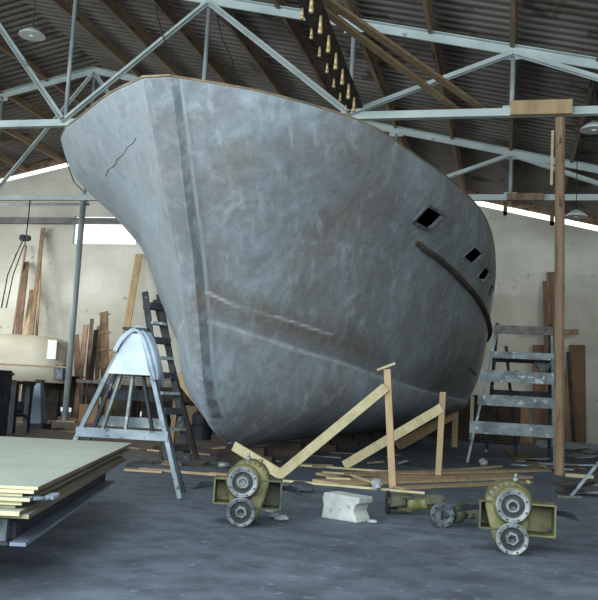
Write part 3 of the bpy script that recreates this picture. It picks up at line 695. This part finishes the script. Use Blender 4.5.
MB().cyl((.02, .03, .125), (.3, .1, .13), .05, .045).build('stub_shaft', M['dark_steel'], t, local=True)
MB().lathe((.17, .07, .128), (1, .25, 0), [(-.03, .04), (-.03, .085), (0, .09), (.05, .075), (.06, .04)], 18).build('collar', M['dark_olive'], t, local=True)
MB().box((.30, .16, .17), (.14, .22, .16)).build('end_block', M['dark_olive'], t, local=True, bevel=.02)

# cardan drive shaft
a = atz(388, 514); b_ = atz(444, 509)
b_ = V((a.x+.62, a.y+.18, 0)); d = (b_-a).normalized(); t = thing('drive_shaft', 'olive cardan drive shaft with universal joints lying on the floor', 'drive shaft', (a.x, a.y, 0), math.atan2(d.y, d.x))
z0 = .13
MB().lathe((-.02, 0, z0), (1, 0, 0), [(0, 0), (0, .125), (.025, .125), (.03, .06), (.04, 0)], 24).build('end_flange', M['oily'], t, local=True)
mb = MB()
for s in (-1, 1): mb.prism([(0, -.075), (.13, -.05), (.16, 0), (.13, .05), (0, .075)], s*.045, s*.095, O=(.0, 0, z0), X=(1, 0, 0), Y=(0, .3, 1), Z=(0, 1, -.3))
mb.build('yoke', M['dark_olive'], t, local=True, bevel=.015)
mb = MB().cyl((.115, -.1, z0), (.115, .1, z0), .035).cyl((.115, 0, z0-.1), (.115, 0, z0+.09), .035); mb.build('universal_joint', M['dark_olive'], t, local=True, bevel=.008)
mb = MB()
for s in (-1, 1): mb.prism([(.27, -.05), (.12, -.055), (.08, 0), (.12, .055), (.27, .05)], s*.04, s*.09, O=(.0, 0, z0), X=(1, 0, 0), Y=(0, 1, .2), Z=(0, -.2, 1))
mb.build('yoke', M['dark_olive'], t, local=True, bevel=.015)
MB().lathe((.2, 0, z0), (1, 0, 0), [(0, .06), (.03, .078), (.12, .07), (.13, .062), (.2, .062), (.2, .068), (.22, .068), (.22, .06), (.36, .06), (.38, .072), (.42, .07)], 24, False).build('tube', M['olive'], t, local=True)
mb = MB()
for s in (-1, 1): mb.prism([(.4, -.06), (.58, -.05), (.62, 0), (.58, .05), (.4, .06)], s*.045, s*.09, O=(.0, 0, z0+.01), X=(1, 0, .06), Y=(0, .3, 1), Z=(0, 1, -.3))
mb.cyl((.56, -.11, z0+.03), (.56, .11, z0+.03), .034); mb.build('far_yoke', M['dark_olive'], t, local=True, bevel=.015)

# ------------------------------------------------------------------ concrete block
c = (atz(325, 520)+atz(366, 522))/2; c.z = 0
mb = MB(); mb.prism([(-.22, 0), (.22, 0), (.2, .06), (.17, .1), (.19, .17), (.235, .19), (.235, .25), (-.2, .26), (-.22, .2), (-.2, .13)], -.13, .13, X=(1, 0, 0), Y=(0, 0, 1), Z=(0, 1, 0))
o = mb.build('concrete_block', M['block'], None, bevel=.012); o.location = c+V((-.02, .12, 0)); o.rotation_euler = (0, 0, radians(-24))
tag(o, 'chipped white concrete block standing on the floor in front of the hull', 'concrete block')

def lump(name, p, r, mat, label, cat, sq=(1, 1, .6), group=None, seed=0):
    rn = random.Random(seed); bm = bmesh.new(); bmesh.ops.create_icosphere(bm, subdivisions=2, radius=r)
    for v in bm.verts: v.co *= rn.uniform(.75, 1.2); v.co.x *= sq[0]; v.co.y *= sq[1]; v.co.z *= sq[2]
    zmin = min(v.co.z for v in bm.verts)
    for v in bm.verts: v.co.z -= zmin
    me = bpy.data.meshes.new(name); bm.to_mesh(me); bm.free(); me.materials.append(mat); o = bpy.data.objects.new(name, me); COL.objects.link(o); o.location = p
    return tag(o, label, cat, group)
p = atz(300, 492); lump('dark_rag', p, .12, M['dark_rag'], 'dark crumpled rag on the floor left of the concrete block', 'rag', (1.5, 1, .55), seed=1)
p = atz(376, 491); lump('stone_lump', p, .07, M['rubble'], 'small pale lump beside the foot of the nearest prop', 'stone', (1, 1, 1.1), seed=2)
for i, (x, y, r) in enumerate(((274, 518, .05), (281, 521, .06), (270, 513, .045))):
    lump('paper_scrap', atz(x, y), r, M['rubble'], ['crumpled pale scrap touching the left gearbox bracket', 'largest crumpled pale scrap right of the left gearbox', 'pale scrap behind the other scraps by the left gearbox'][i], 'scrap', (1.3, 1, .5), seed=5+i)
lump('concrete_chip', atz(372, 523), .045, M['rubble'], 'small concrete chip by the right corner of the concrete block', 'rubble', (1.4, .8, .4), seed=11)
t = thing('tin_can', 'small pale can lying on the floor left of the forefoot shore', 'can', atz(223, 468)+V((0, 0, .05)), .3)
MB().cyl((-.08, 0, 0), (.08, 0, 0), .05, n=14).build('can_body', M['bare_metal'], t, local=True); MB().cyl((.08, 0, 0), (.085, 0, 0), .042, n=14).build('can_lid', M['worn_metal'], t, local=True)
lump('foam_lump', atz(483, 466), .09, M['rubble'], 'small pale lump on the floor at the left foot of the wide trestle', 'lump', (1, 1, .9), seed=12)

# ------------------------------------------------------------------ planks on the floor
def floor_plank(p0, p1, w, th, z, mat, label, group=None, name='floor_plank'):
    a = V(p0); b = V(p1); a.z = b.z = z+th/2
    return solo(MB().beam(a, b, w, th), name, mat, label, 'plank', group, loc=(a+b)/2-V((0, 0, th/2)), bevel=.003)
floor_plank(atz(140, 470), atz(283, 481), .07, .035, 0, M['tan_wood'], 'long thin batten on the floor from the trestle to the forefoot shore')
floor_plank(atz(276, 481), atz(425, 494), .08, .03, 0, M['new_wood'], 'thin batten on the floor behind the concrete block')
floor_plank(atz(325, 484), atz(520, 477), .55, .04, 0, M['tan_wood'], 'widest plank of the floor pile between the props and right gearbox')
floor_plank(atz(322, 476), atz(545, 471), .3, .04, 0, M['tan_wood'], 'far plank of the floor pile in front of the wide trestle')
floor_plank(atz(398, 489), atz(528, 483), .2, .035, 0, M['tan_wood'], 'nearest straight plank of the floor pile by the right gearbox')
floor_plank(atz(345, 478), atz(470, 481), .16, .03, .043, M['brown_wood'], 'brown plank lying on top of the floor pile')
floor_plank(atz(300, 466), atz(412, 474), .1, .03, 0, M['new_wood'], 'pale batten on the floor behind the nearest prop')
floor_plank(atz(412, 474), atz(500, 467), .12, .03, .0, M['new_wood'], 'pale bent-looking plank in front of the wide trestle foot')
floor_plank(atz(322, 476), atz(352, 478), .06, .03, .045, M['new_wood'], 'short pale offcut on the left end of the floor pile', name='offcut')
floor_plank(atz(326, 482), atz(350, 483), .06, .03, .043, M['new_wood'], 'second short pale offcut below it on the floor pile', name='offcut')
floor_plank(atz(352, 479), atz(380, 489), .07, .03, .045, M['new_wood'], 'short slanting pale offcut beside the stone lump', name='offcut')
floor_plank(atz(514, 452), atz(526, 462), .5, .03, 0, M['plank_wood'], 'square board on the floor below the wide trestle', name='offcut')
floor_plank(atz(530, 459), atz(534, 470), .25, .03, 0, M['plank_wood'], 'narrow grey offcut pointing forward below the wide trestle', name='offcut')
floor_plank(atz(560, 500), atz(592, 492), .1, .05, .12, M['dark_wood'], 'dark plank end sticking up at the right edge of the floor', name='offcut')
rn = random.Random(3)
def scatter(n, x0, x1, y0, y1, mats, label, group, L=(.3, 1.1)):
    for i in range(n):
        p = atz(rn.uniform(x0, x1), rn.uniform(y0, y1)); a = rn.uniform(-.7, .7); l = rn.uniform(*L); d = V((cos(a), sin(a), 0))*l/2
        o = solo(MB().beam(p-d+V((0, 0, .02)), p+d+V((0, 0, .02+rn.choice((0, 0, .06)))), rn.uniform(.06, .18), .03), 'offcut', M[rn.choice(mats)], label, 'offcut', group, loc=p)
scatter(16, 515, 592, 450, 470, ['gray_wood', 'plank_wood', 'dark_wood', 'splashed_wood'], 'timber offcut in the litter at the foot of the back wall on the right', 'offcuts littering the right')
scatter(7, 565, 592, 474, 506, ['gray_wood', 'dark_wood', 'plank_wood'], 'timber offcut in the small heap at the right edge of the floor', 'offcuts at the right edge', (.25, .6))
scatter(16, 190, 420, 450, 468, ['dark_wood', 'plank_wood', 'brown_wood', 'gray_wood'], 'small timber offcut in the shade under the hull', 'offcuts under the hull', (.2, .7))
scatter(12, 130, 240, 446, 478, ['dark_wood', 'brown_wood', 'tan_wood'], 'small timber offcut on the floor behind the step trestle', 'offcuts behind the step trestle', (.15, .6))
scatter(14, 20, 90, 420, 434, ['dark_wood', 'brown_wood', 'tan_wood'], 'small timber offcut on the earth floor behind the plywood', 'offcuts behind the plywood', (.15, .6))
# white board lying at the right
p = atz(572, 449); solo(MB().box(p+V((0, 0, .1)), (2.2, .5, .04), Matrix.Rotation(.35, 3, 'X')), 'white_board', M['painted_wood'], 'pale painted board lying on the litter behind the tall timber post', 'board', loc=p)
p = atz(570, 497); solo(MB().beam(p, p+V((.4, .2, .5)), .04, .07, (0, 1, 0)), 'broken_board', M['painted_wood'], 'pale-edged broken board propped up at the right edge of the floor', 'board', loc=p)

# ------------------------------------------------------------------ wide timber trestle at right
bl, brr = V((-.78, 18.75, 0)), V((1.0, 18.75, 0))
t = thing('wide_trestle', 'wide paint-splashed timber trestle with broad rungs, right of the hull', 'trestle', (.2, 18.75, 0))
tl, tr = V((-.24, 19.75, 3.0)), V((.92, 19.75, 3.0))
L_ = lambda z: bl+(tl-bl)*z/3.0
R__ = lambda z: brr+(tr-brr)*z/3.0
MB().beam(bl, L_(3.03), .05, .11, (0, 1, 0)).build('stringer', M['splashed_wood'], t); MB().beam(brr, R__(3.03), .05, .11, (0, 1, 0)).build('stringer', M['splashed_wood'], t)
for i, (z, h, e0, e1) in enumerate(((.76, .26, .12, .05), (1.35, .23, .08, .06), (1.88, .25, .14, .06), (2.36, .15, .05, .04), (2.94, .19, .08, .02))):
    a, b_ = L_(z), R__(z); MB().beam(a+V((-e0, -.08, 0)), b_+V((e1, -.08, 0)), .05, h).build('rung', M['splashed_wood'] if i < 4 else M['gray_wood'], t, bevel=.005)
for s, x in ((0, -.45), (1, 1.0)):
    MB().beam((x, 21.2, 0), (x*.8+.1, 19.95, 3.1), .08, .1, (0, 1, 0)).build('rear_leg', M['dark_paint'], t)
for z in (.8, 1.55, 2.3): MB().beam((-.42+.1*z/3, 21.2-1.25*z/3.1, z), (1.0-.05*z, 21.2-1.25*z/3.1, z), .04, .12).build('rear_rail', M['dark_paint'], t)
MB().beam((.25, 21.0, .1), (-.05, 20.2, 2.6), .07, .09, (0, 1, 0)).build('rear_strut', M['dark_paint'], t)
MB().cyl((-.66, 19.05, 1.88), (-.8, 19.0, 2.0), .025, n=8).build('hook', M['dark_steel'], t)
# lamp hood hanging on it
t = thing('reflector_hood', 'silvery metal lamp hood hung behind the wide trestle next to the tall post', 'lamp hood', aty(547, 369, 19.6))
MB().lathe((.05, 0, .1), (-.8, .0, -.5), [(0, .04), (.06, .06), (.26, .2)], 20).lathe((.05, 0, .1), (-.8, 0, -.5), [(.0, .035), (.25, .19)], 20).build('hood', M['bare_metal'], t, local=True)
MB().cyl((.05, 0, .1), (.12, 0, .15), .04).build('socket', M['worn_metal'], t, local=True)

# ------------------------------------------------------------------ timber against the back wall, right
def face_plank(px0, py0, px1, py1, w, mat, label, group=None, Y0=31.0, Y1=31.45, th=.05, name='leaning_plank'):
    a = aty(px0, py0, Y0); b = aty(px1, py1, Y1); a = a+(b-a)*(-(a.z-.0)/(b.z-a.z)); a.y = min(a.y, Y0) if a.y > 29 else a.y; d = (b-a).normalized(); x = V((1, 0, 0)); x = (x-d*x.dot(d)).normalized(); y = d.cross(x)
    mb = MB(); vs = [p+x*sx*w/2+y*sy*th/2 for p in (a, b) for sx, sy in ((-1, -1), (1, -1), (1, 1), (-1, 1))]
    mb.add(vs, [(0, 1, 2, 3), (7, 6, 5, 4), (0, 4, 5, 1), (1, 5, 6, 2), (2, 6, 7, 3), (3, 7, 4, 0)])
    return solo(mb, name, mat, label, 'plank', group, loc=a)
face_plank(549, 440, 545, 281, .16, M['red_wood'], 'reddish plank upright against the back wall, leftmost by the tall post', Y0=30.9)
face_plank(555, 440, 549, 272, .17, M['brown_wood'], 'tallest brown plank upright against the back wall behind the tall post', Y0=31.0)
face_plank(560, 440, 553, 272, .14, M['red_wood'], 'narrow dark-edged plank upright just behind the tall post', Y0=30.8, Y1=31.3)
face_plank(578, 441, 577, 345, .55, M['brown_board'], 'wide red-brown sheet leaning on the back wall right of the tall post', Y0=31.2)
face_plank(574, 443, 568, 352, .12, M['dark_wood'], 'thin dark plank leaning over the red-brown sheet', Y0=30.3, Y1=31.0)
face_plank(569, 443, 566, 370, .18, M['brown_wood'], 'short plank leaning between the tall post and red-brown sheet', Y0=30.5, Y1=31.1)
face_plank(540, 440, 540, 345, .5, M['brown_board'], 'square-topped brown sheet seen through the wide trestle', Y0=31.2)
face_plank(515, 440, 515, 398, .95, M['cardboard'], 'low brown board on the back wall behind the wide trestle', Y0=31.1)
solo(MB().box(aty(553, 331, 31.2), (1.7, .08, .16)), 'crossbar', M['brown_wood'], 'horizontal batten holding the upright planks behind the tall post', 'batten', loc=aty(553, 331, 31.2))

# ------------------------------------------------------------------ left background
face_plank(30, 345, 43, 228, .17, M['brown_wood'], 'tall warped brown plank leaning beneath the dark wall beam at left', Y0=30.4, name='leaning_plank')
face_plank(17, 345, 26, 262, .28, M['red_wood'], 'broad brown plank leaning on the wall nearest the left edge', Y0=30.4)
face_plank(24, 345, 32, 290, .2, M['tan_wood'], 'short lighter plank leaning behind the pale boat at left', Y0=30.3)
face_plank(12, 340, 26, 245, .07, M['brown_wood'], 'thin slanting lath on the wall nearest the left edge', Y0=30.9)
face_plank(36, 345, 42, 232, .1, M['tan_wood'], 'narrow pale-topped plank beside the tall warped plank', Y0=30.9, Y1=31.5)
face_plank(124, 345, 139, 254, .27, M['tan_wood'], 'lone light brown plank leaning on the wall above the step trestle', Y0=30.3)
for i, (x0, y0, x1, y1, w, mt, lb) in enumerate((
    (80, 378, 86, 325, .2, 'brown_wood', 'leftmost brown board in the rack beside the steel column'),
    (87, 380, 92, 319, .13, 'red_wood', 'thin tall board second in the rack beside the steel column'),
    (91, 380, 96, 330, .16, 'dark_wood', 'dark board in the middle of the rack at left'),
    (97, 380, 99, 326, .17, 'brown_wood', 'plain board left of the notched board in the rack'),
    (105, 382, 104, 312, .32, 'brown_wood', 'broad notched board with cross bars, rightmost in the rack'),
    (78, 378, 76, 335, .22, 'red_wood', 'short board half behind the steel column in the rack'),
    (110, 382, 113, 350, .2, 'tan_wood', 'short board touching the trestle board at right of the rack'))):
    o = face_plank(x0, y0, x1, y1, w, M[mt], lb, Y0=28.6+i*.09, Y1=29.3+i*.09, name='rack_board')
    o['category'] = 'board'
    if i == 4:
        a = aty(105, 382, 28.96); top = aty(104, 312, 29.66)
        for z in (0.2, .45, .7, .97): q = a+(top-a)*z; MB().box(q+V((.05, -.06, 0)), (.46, .05, .07)).build('crosspiece', M['brown_wood'], o)
# wall beam and pipes
solo(MB().box((-19.9, 31.35, 7.78), (9.6, .2, .24)), 'wall_beam', M['beam_steel'], 'dark horizontal beam fixed across the left wall and window', 'beam', loc=(-19.9, 31.35, 7.78))
# hoist block
hc = aty(25, 238, 24.42); t = thing('hoist_block', 'dark pulley hook block hanging on ropes at the left edge', 'pulley', hc)
MB().lathe((-.07, -.06, 0), (0, 1, 0), [(0, .03), (0, .11), (.12, .11), (.12, .03)], 16).lathe((.09, -.06, 0), (0, 1, 0), [(0, .03), (0, .1), (.12, .1), (.12, .03)], 16).build('sheaves', M['oily'], t, local=True)
MB().tube([(.03, 0, .05), (.05, 0, .5), (.06, 0, 7.02-hc.z)], .02, 6).build('upper_rope', M['cable'], t, local=True)
MB().tube([(-.05, 0, -.05), (-.25, 0, -.5), (-.5, 0, -1.2), (-.62, 0, -2.3)], .022, 6).build('lower_rope', M['worn_metal'], t, local=True)
MB().tube([(0.05, 0, -.08), (-.12, 0, -.6), (-.3, 0, -1.2), (-.45, 0, -2.3)], .018, 6).build('lower_rope', M['cable'], t, local=True)
# small pale boat
bx1 = -14.95; t = thing('dinghy_hull', 'pale cream small boat hull lying behind the steel column at left', 'boat', (-18.5, 27.4, 1.25))
mb = MB(); rows = []; secs = 30
for i in range(secs+1):
    u = i/secs; x = bx1 - 8.0*(1-u); k = 1 if u < .84 else sqrt(max(0.0, 1-((u-.84)/.16)**2.6))*.55+.45*(1 if u < .995 else .8)
    r = []
    for j in range(17):
        a = pi*j/16; yy = cos(a); zz2 = sin(a)
        r.append(V((x, 27.4-(abs(yy)**.55)*math.copysign(1, yy)*.75*k, 1.28 + (abs(zz2)**.6)*1.62*(k*.5+.5) - .12*u)))
    rows.append(r)
n_ = 17
for A, B in zip(rows[:-1], rows[1:]): mb.add(A+B, [(j, j+1, n_+j+1, n_+j) for j in range(n_-1)]+[(n_-1, 0, n_, 2*n_-1)], True)
mb.add(rows[0], [tuple(range(n_))]); mb.add(rows[-1], [tuple(range(n_))[::-1]])
mb.build('hull_shell', M['pale_hull'], t)
MB().box((-15.2, 26.6, 2.3), (.34, .03, .66), Matrix.Rotation(.0, 3, 'X')).build('painted_sun_patch', M['white_gloss'], t)['label'] = 'bright patch of sunlight modelled as a white panel on the hull side'  # patch of sunlight on the hull, put in as a thin white panel
MB().box((-18.5, 26.66, 1.72), (7.8, .05, .05)).build('rub_rail', M['tan_wood'], t)
MB().box((-14.95, 26.9, 1.55), (.35, .4, .5)).build('transom_bracket', M['worn_metal'], t)
for i, x in enumerate((-17.6, -15.6)):
    t = thing('boat_stand', ['dark timber stand under the pale small boat near the left edge', 'dark timber stand under the pale small boat near the steel column'][i], 'stand', (x, 27.4, 0))
    MB().box((x, 27.4, 1.1), (.3, 1.6, .3)).build('bearer', M['dark_wood'], t)
    for s in (-1, 1): MB().beam((x, 27.4+s*.7, 0), (x, 27.4+s*.55, .95), .14, .14).build('leg', M['dark_wood'], t)
# workbench at left with vice
p = V((-11.6, 17.9, 0)); t = thing('workbench', 'dark metalworking bench at the left edge behind the plywood', 'workbench', p, .0)
MB().box(p+V((-.5, 0, 1.15)), (2.6, .8, .07)).build('bench_top', M['dark_wood'], t)
for sx, sy in ((-1.7, -.3), (.7, -.3), (-1.7, .3), (.7, .3)): MB().box(p+V((sx, sy, .56)), (.12, .12, 1.11)).build('leg', M['dark_steel'], t)
MB().box(p+V((-.5, .1, .4)), (2.3, .6, .06)).build('shelf', M['dark_wood'], t); MB().box(p+V((-.9, 0, .8)), (1.2, .6, .5)).build('cabinet', M['dark_steel'], t)
t = thing('bench_vice', 'small dark vice on the edge of the left workbench', 'vice', p+V((.35, -.1, 1.19)))
MB().box(p+V((.35, -.1, 1.25)), (.12, .2, .12)).build('vice_body', M['oily'], t); MB().box(p+V((.35, -.15, 1.34)), (.36, .07, .07)).build('jaw', M['oily'], t)
q = atz(38, 428); t = thing('drill_stand', 'grey metal machine with tapering body under the left workbench end', 'machine', q)
MB().beam(q+V((0, 0, .12)), q+V((-.08, 0, 1.15)), .34, .34, (0, 1, 0), .16, .16).build('body', M['channel_steel'], t); MB().box(q+V((0, 0, .06)), (.5, .45, .12)).build('base', M['dark_steel'], t); MB().cyl(q+V((-.25, -.15, .5)), q+V((-.6, -.15, .5)), .16).build('motor', M['dark_steel'], t)
q = aty(11, 430, 15.5); solo(MB().box((q.x-.85, 15.5, .7), (1.1, .7, 1.4)), 'steel_cabinet', M['dark_steel'], 'dark steel cabinet cut off by the left edge behind the plywood', 'cabinet', loc=(q.x-.5, 15.5, 0), bevel=.01)
# long lumber table in the middle distance
p = V((-10.9, 25.8, 0)); t = thing('lumber_table', 'long rough timber table stretching behind the step trestle', 'table', p)
MB().box(p+V((0, 0, 1.28)), (5.2, 1.0, .1)).build('table_top', M['gray_wood'], t)
for sx in (-2.4, -.8, .8, 2.4):
    for sy in (-.4, .4): MB().box(p+V((sx, sy, .615)), (.14, .14, 1.23)).build('leg', M['dark_wood'], t)
MB().box(p+V((0, -.42, .95)), (5.0, .06, .3)).build('apron', M['dark_wood'], t)
for i in range(6):
    z = 1.33+.085*(i//2); x = -10.9+(i % 2)*.9-.3
    solo(MB().box((x, 25.6+.2*(i % 2), z+.04), (3.4-.3*i, .22, .07), Matrix.Rotation(.03*(i-2), 3, 'Z')), 'sawn_board', M[['gray_wood', 'tan_wood', 'plank_wood'][i % 3]], 'rough sawn board stacked on the long lumber table behind the trestle', 'board', 'sawn boards on the lumber table', loc=(x, 25.6+.2*(i % 2), z))
for i, (x, y, w, h, mt, lb) in enumerate((
    (-12.5, 24.6, .62, .55, 'cardboard', 'brown box on the floor right of the steel column'),
    (-11.5, 24.9, .5, .9, 'dark_wood', 'tall dark crate beside the brown box under the table'),
    (-10.4, 24.7, .8, .5, 'dark_wood', 'low dark crate seen through the step trestle'),
    (-9.3, 24.4, .6, .7, 'brown_wood', 'brown crate seen right of the step trestle legs'),
    (-14.3, 25.0, .7, .6, 'dark_wood', 'added dark crate left of the steel column under the pale boat'),  # crate added to fill the dark shade beneath the boat
    (-15.6, 25.3, .6, .45, 'cardboard', 'low brown box below the pale boat'),
    (-8.2, 23.5, .5, .6, 'dark_wood', 'dark crate just left of the stem foot'))):
    t = thing('crate', lb, 'crate', (x, y, 0), .1*i); MB().box((0, 0, h/2), (w, .5, h)).build('crate_body', M[mt], t, local=True); MB().box((0, 0, h+.012), (w+.04, .54, .024)).build('crate_lid', M[mt], t, local=True)
mb = MB().lathe((-.0, 0, 0), (0, 0, 1), [(0, .26), (.35, .28), (.38, .25), (.6, .25), (.75, .1), (.76, 0)], 20)
o = mb.build('steel_drum', M['dark_steel']); o.location = (-7.4, 20.5, 0); tag(o, 'dark squat drum on the floor behind the lower end of the stem', 'drum')
solo(MB().box((-5.7, 13.9, .45), (.07, .07, .9)), 'stub_post', M['dark_wood'], 'short dark post standing just left of the forefoot', 'post', loc=(-5.7, 13.9, 0))

for i, (x, y, w_, d_, h_, lb) in enumerate((  # lockers added as dark masses where the wall foot lies in shade
    (-.3, 29.6, 1.5, .9, 1.5, 'added dark locker against the back wall behind the wide trestle'),
    (-2.2, 29.4, 2.0, .9, 1.7, 'added dark locker seen under the stern of the hull'),
    (-4.6, 29.2, 2.4, .9, 1.5, 'added dark locker deep in shade beyond the keel'),
    (-7.3, 29.2, 2.4, .9, 1.2, 'low added dark locker between the lumber table and hull'),
    (-19.3, 28.75, 2.0, .4, 1.5, 'added dark raised locker by the wall below the pale boat, nearest the left edge'),
    (-16.3, 28.75, 2.2, .4, 1.4, 'added dark raised locker by the wall below the pale boat, near the steel column'),
    (-13.2, 30.6, 2.4, .5, 1.25, 'added dark raised locker by the wall behind the rack of boards'),
    (-10.4, 30.6, 2.4, .5, 1.35, 'added dark raised locker by the wall seen through the step trestle'))):
    t = thing('dark_filler_locker', lb, 'locker', (x, y, 0)); lo = .08 if i < 4 else .3; MB().box((0, 0, (h_+lo)/2), (w_, d_, h_-lo)).build('added_locker_body', M['dark_wood'], t, local=True)
    MB().box((0, 0, h_+.02), (w_+.1, d_+.1, .05)).build('added_locker_top', M['dark_paint'], t, local=True); [MB().box((sx*(w_/2-.1), 0, lo/2), (.12, d_-.1, lo)).build('foot', M['dark_steel'], t, local=True) for sx in (-1, 1)]
    for sx in (-1, 1): MB().box((sx*w_/4, -d_/2-.015, (h_+lo)/2), (w_/2-.06, .03, h_-lo-.08)).build('added_locker_door', M['dark_wood'], t, local=True)
# ------------------------------------------------------------------ lamps and cables
def dish(loc, r, label, cord=1.0):
    t = thing('ceiling_lamp', label, 'lamp', loc)
    MB().lathe((0, 0, 0), (0, 0, 1), [(0, r), (.03, r*.97), (.12, r*.6), (.18, r*.25), (.2, .05)], 28, False).build('shade', M['lamp_enamel'], t, local=True)
    MB().lathe((0, 0, -.02), (0, 0, 1), [(0, 0), (.02, .06), (.1, .07), (.16, .03)], 14, False).build('bulb', M['white_gloss'], t, local=True)
    MB().cyl((0, 0, .2), (0, 0, .2+cord), .012, n=6).build('cord', M['cable'], t, local=True)
    return t
p = V((-10.72, 16.68, 9)); dish(p, .30, 'round white dish lamp under the roof at upper left', zroof(p.x, .4)-9.2)
p = V((1.58, 17.94, 6.95)); dish(p, .28, 'white dish lamp at the right edge below the roof', zroof(p.x, .4)-7.15)
p = atz(576, 217, 6.35); dish(p, .3, 'grey dish lamp hanging low behind the tall post', zroof(p.x, .4)-6.55)
def cable(pts, label, r=.015): solo(MB().tube([V(p) for p in pts], r, 6), 'hanging_cable', M['cable'], label, 'cable', loc=pts[0])
cable([aty(155, 4, 17), aty(158, 18, 17), aty(163, 36, 17), aty(172, 62, 17)], 'thin dark cable hanging beside the brace over the bow')
cable([aty(215, 8, 19), aty(222, 38, 19), aty(232, 60, 19), aty(238, 84, 19)], 'thin dark cable hanging behind the sloping brace right of the bow')
cable([aty(66, 160, 22), aty(74, 182, 22), aty(84, 192, 22)], 'thin dark cable looping below the left side of the bow')
solo(MB().cyl((-17.5, 24.7, 6.95), (RID+.1, 24.7, 6.95), .045, n=8), 'conduit', M['pipe_paint'], 'thin pale pipe running left from the head of the steel column', 'pipe', loc=(RID, 24.7, 6.95))

# ------------------------------------------------------------------ light
w = bpy.data.worlds.new('world'); S.world = w; w.use_nodes = True; nt = w.node_tree; nt.nodes.clear()
bg = nt.nodes.new('ShaderNodeBackground'); wo = nt.nodes.new('ShaderNodeOutputWorld'); nt.links.new(bg.outputs[0], wo.inputs[0])
bg.inputs[0].default_value = (.80, .90, 1.0, 1); bg.inputs[1].default_value = .9
def area(name, loc, target, sx, sy, power, col):
    l = bpy.data.lights.new(name, 'AREA'); l.shape = 'RECTANGLE'; l.size = sx; l.size_y = sy; l.energy = power; l.color = col
    o = bpy.data.objects.new(name, l); COL.objects.link(o); o.location = loc; o.rotation_euler = (V(target)-V(loc)).to_track_quat('-Z', 'Y').to_euler(); return o
area('open_door_daylight', (-4, -3.5, 4.8), (-2, 14, 3.6), 18, 5, 3200, (.84, .95, 1.0))
l = area('front_floor_fill', (-2.5, 4.5, 9.2), (-2.5, 6.5, 0), 9, 3, 230, (.74, .88, 1.0)); l.data.spread = radians(100)  # added fill to brighten the near floor; the roof has no opening here
area('left_opening_daylight', (-24, -2.5, 3.4), (-6, 15, 2.6), 12, 5, 3000, (.86, .96, 1.0))
area('gable_window_daylight', (-16.1, 31.3, 7.4), (-16.1, 20, 3), 2.6, 1.1, 60, (1, .97, .88))
l = area('right_side_daylight', (6.0, 25, 6.2), (-3, 31.5, 2.8), 6, 1.5, 90, (1, .99, .95)); l.data.spread = radians(90)
l = area('left_side_daylight', (-28, 24, 6.6), (-13, 31.5, 2.6), 8, 2, 650, (1, .99, .95)); l.data.spread = radians(75)

S.view_settings.view_transform = 'Standard'; S.view_settings.look = 'None'; S.view_settings.gamma = 1; S.view_settings.exposure = 0
S.view_settings.use_curve_mapping = False
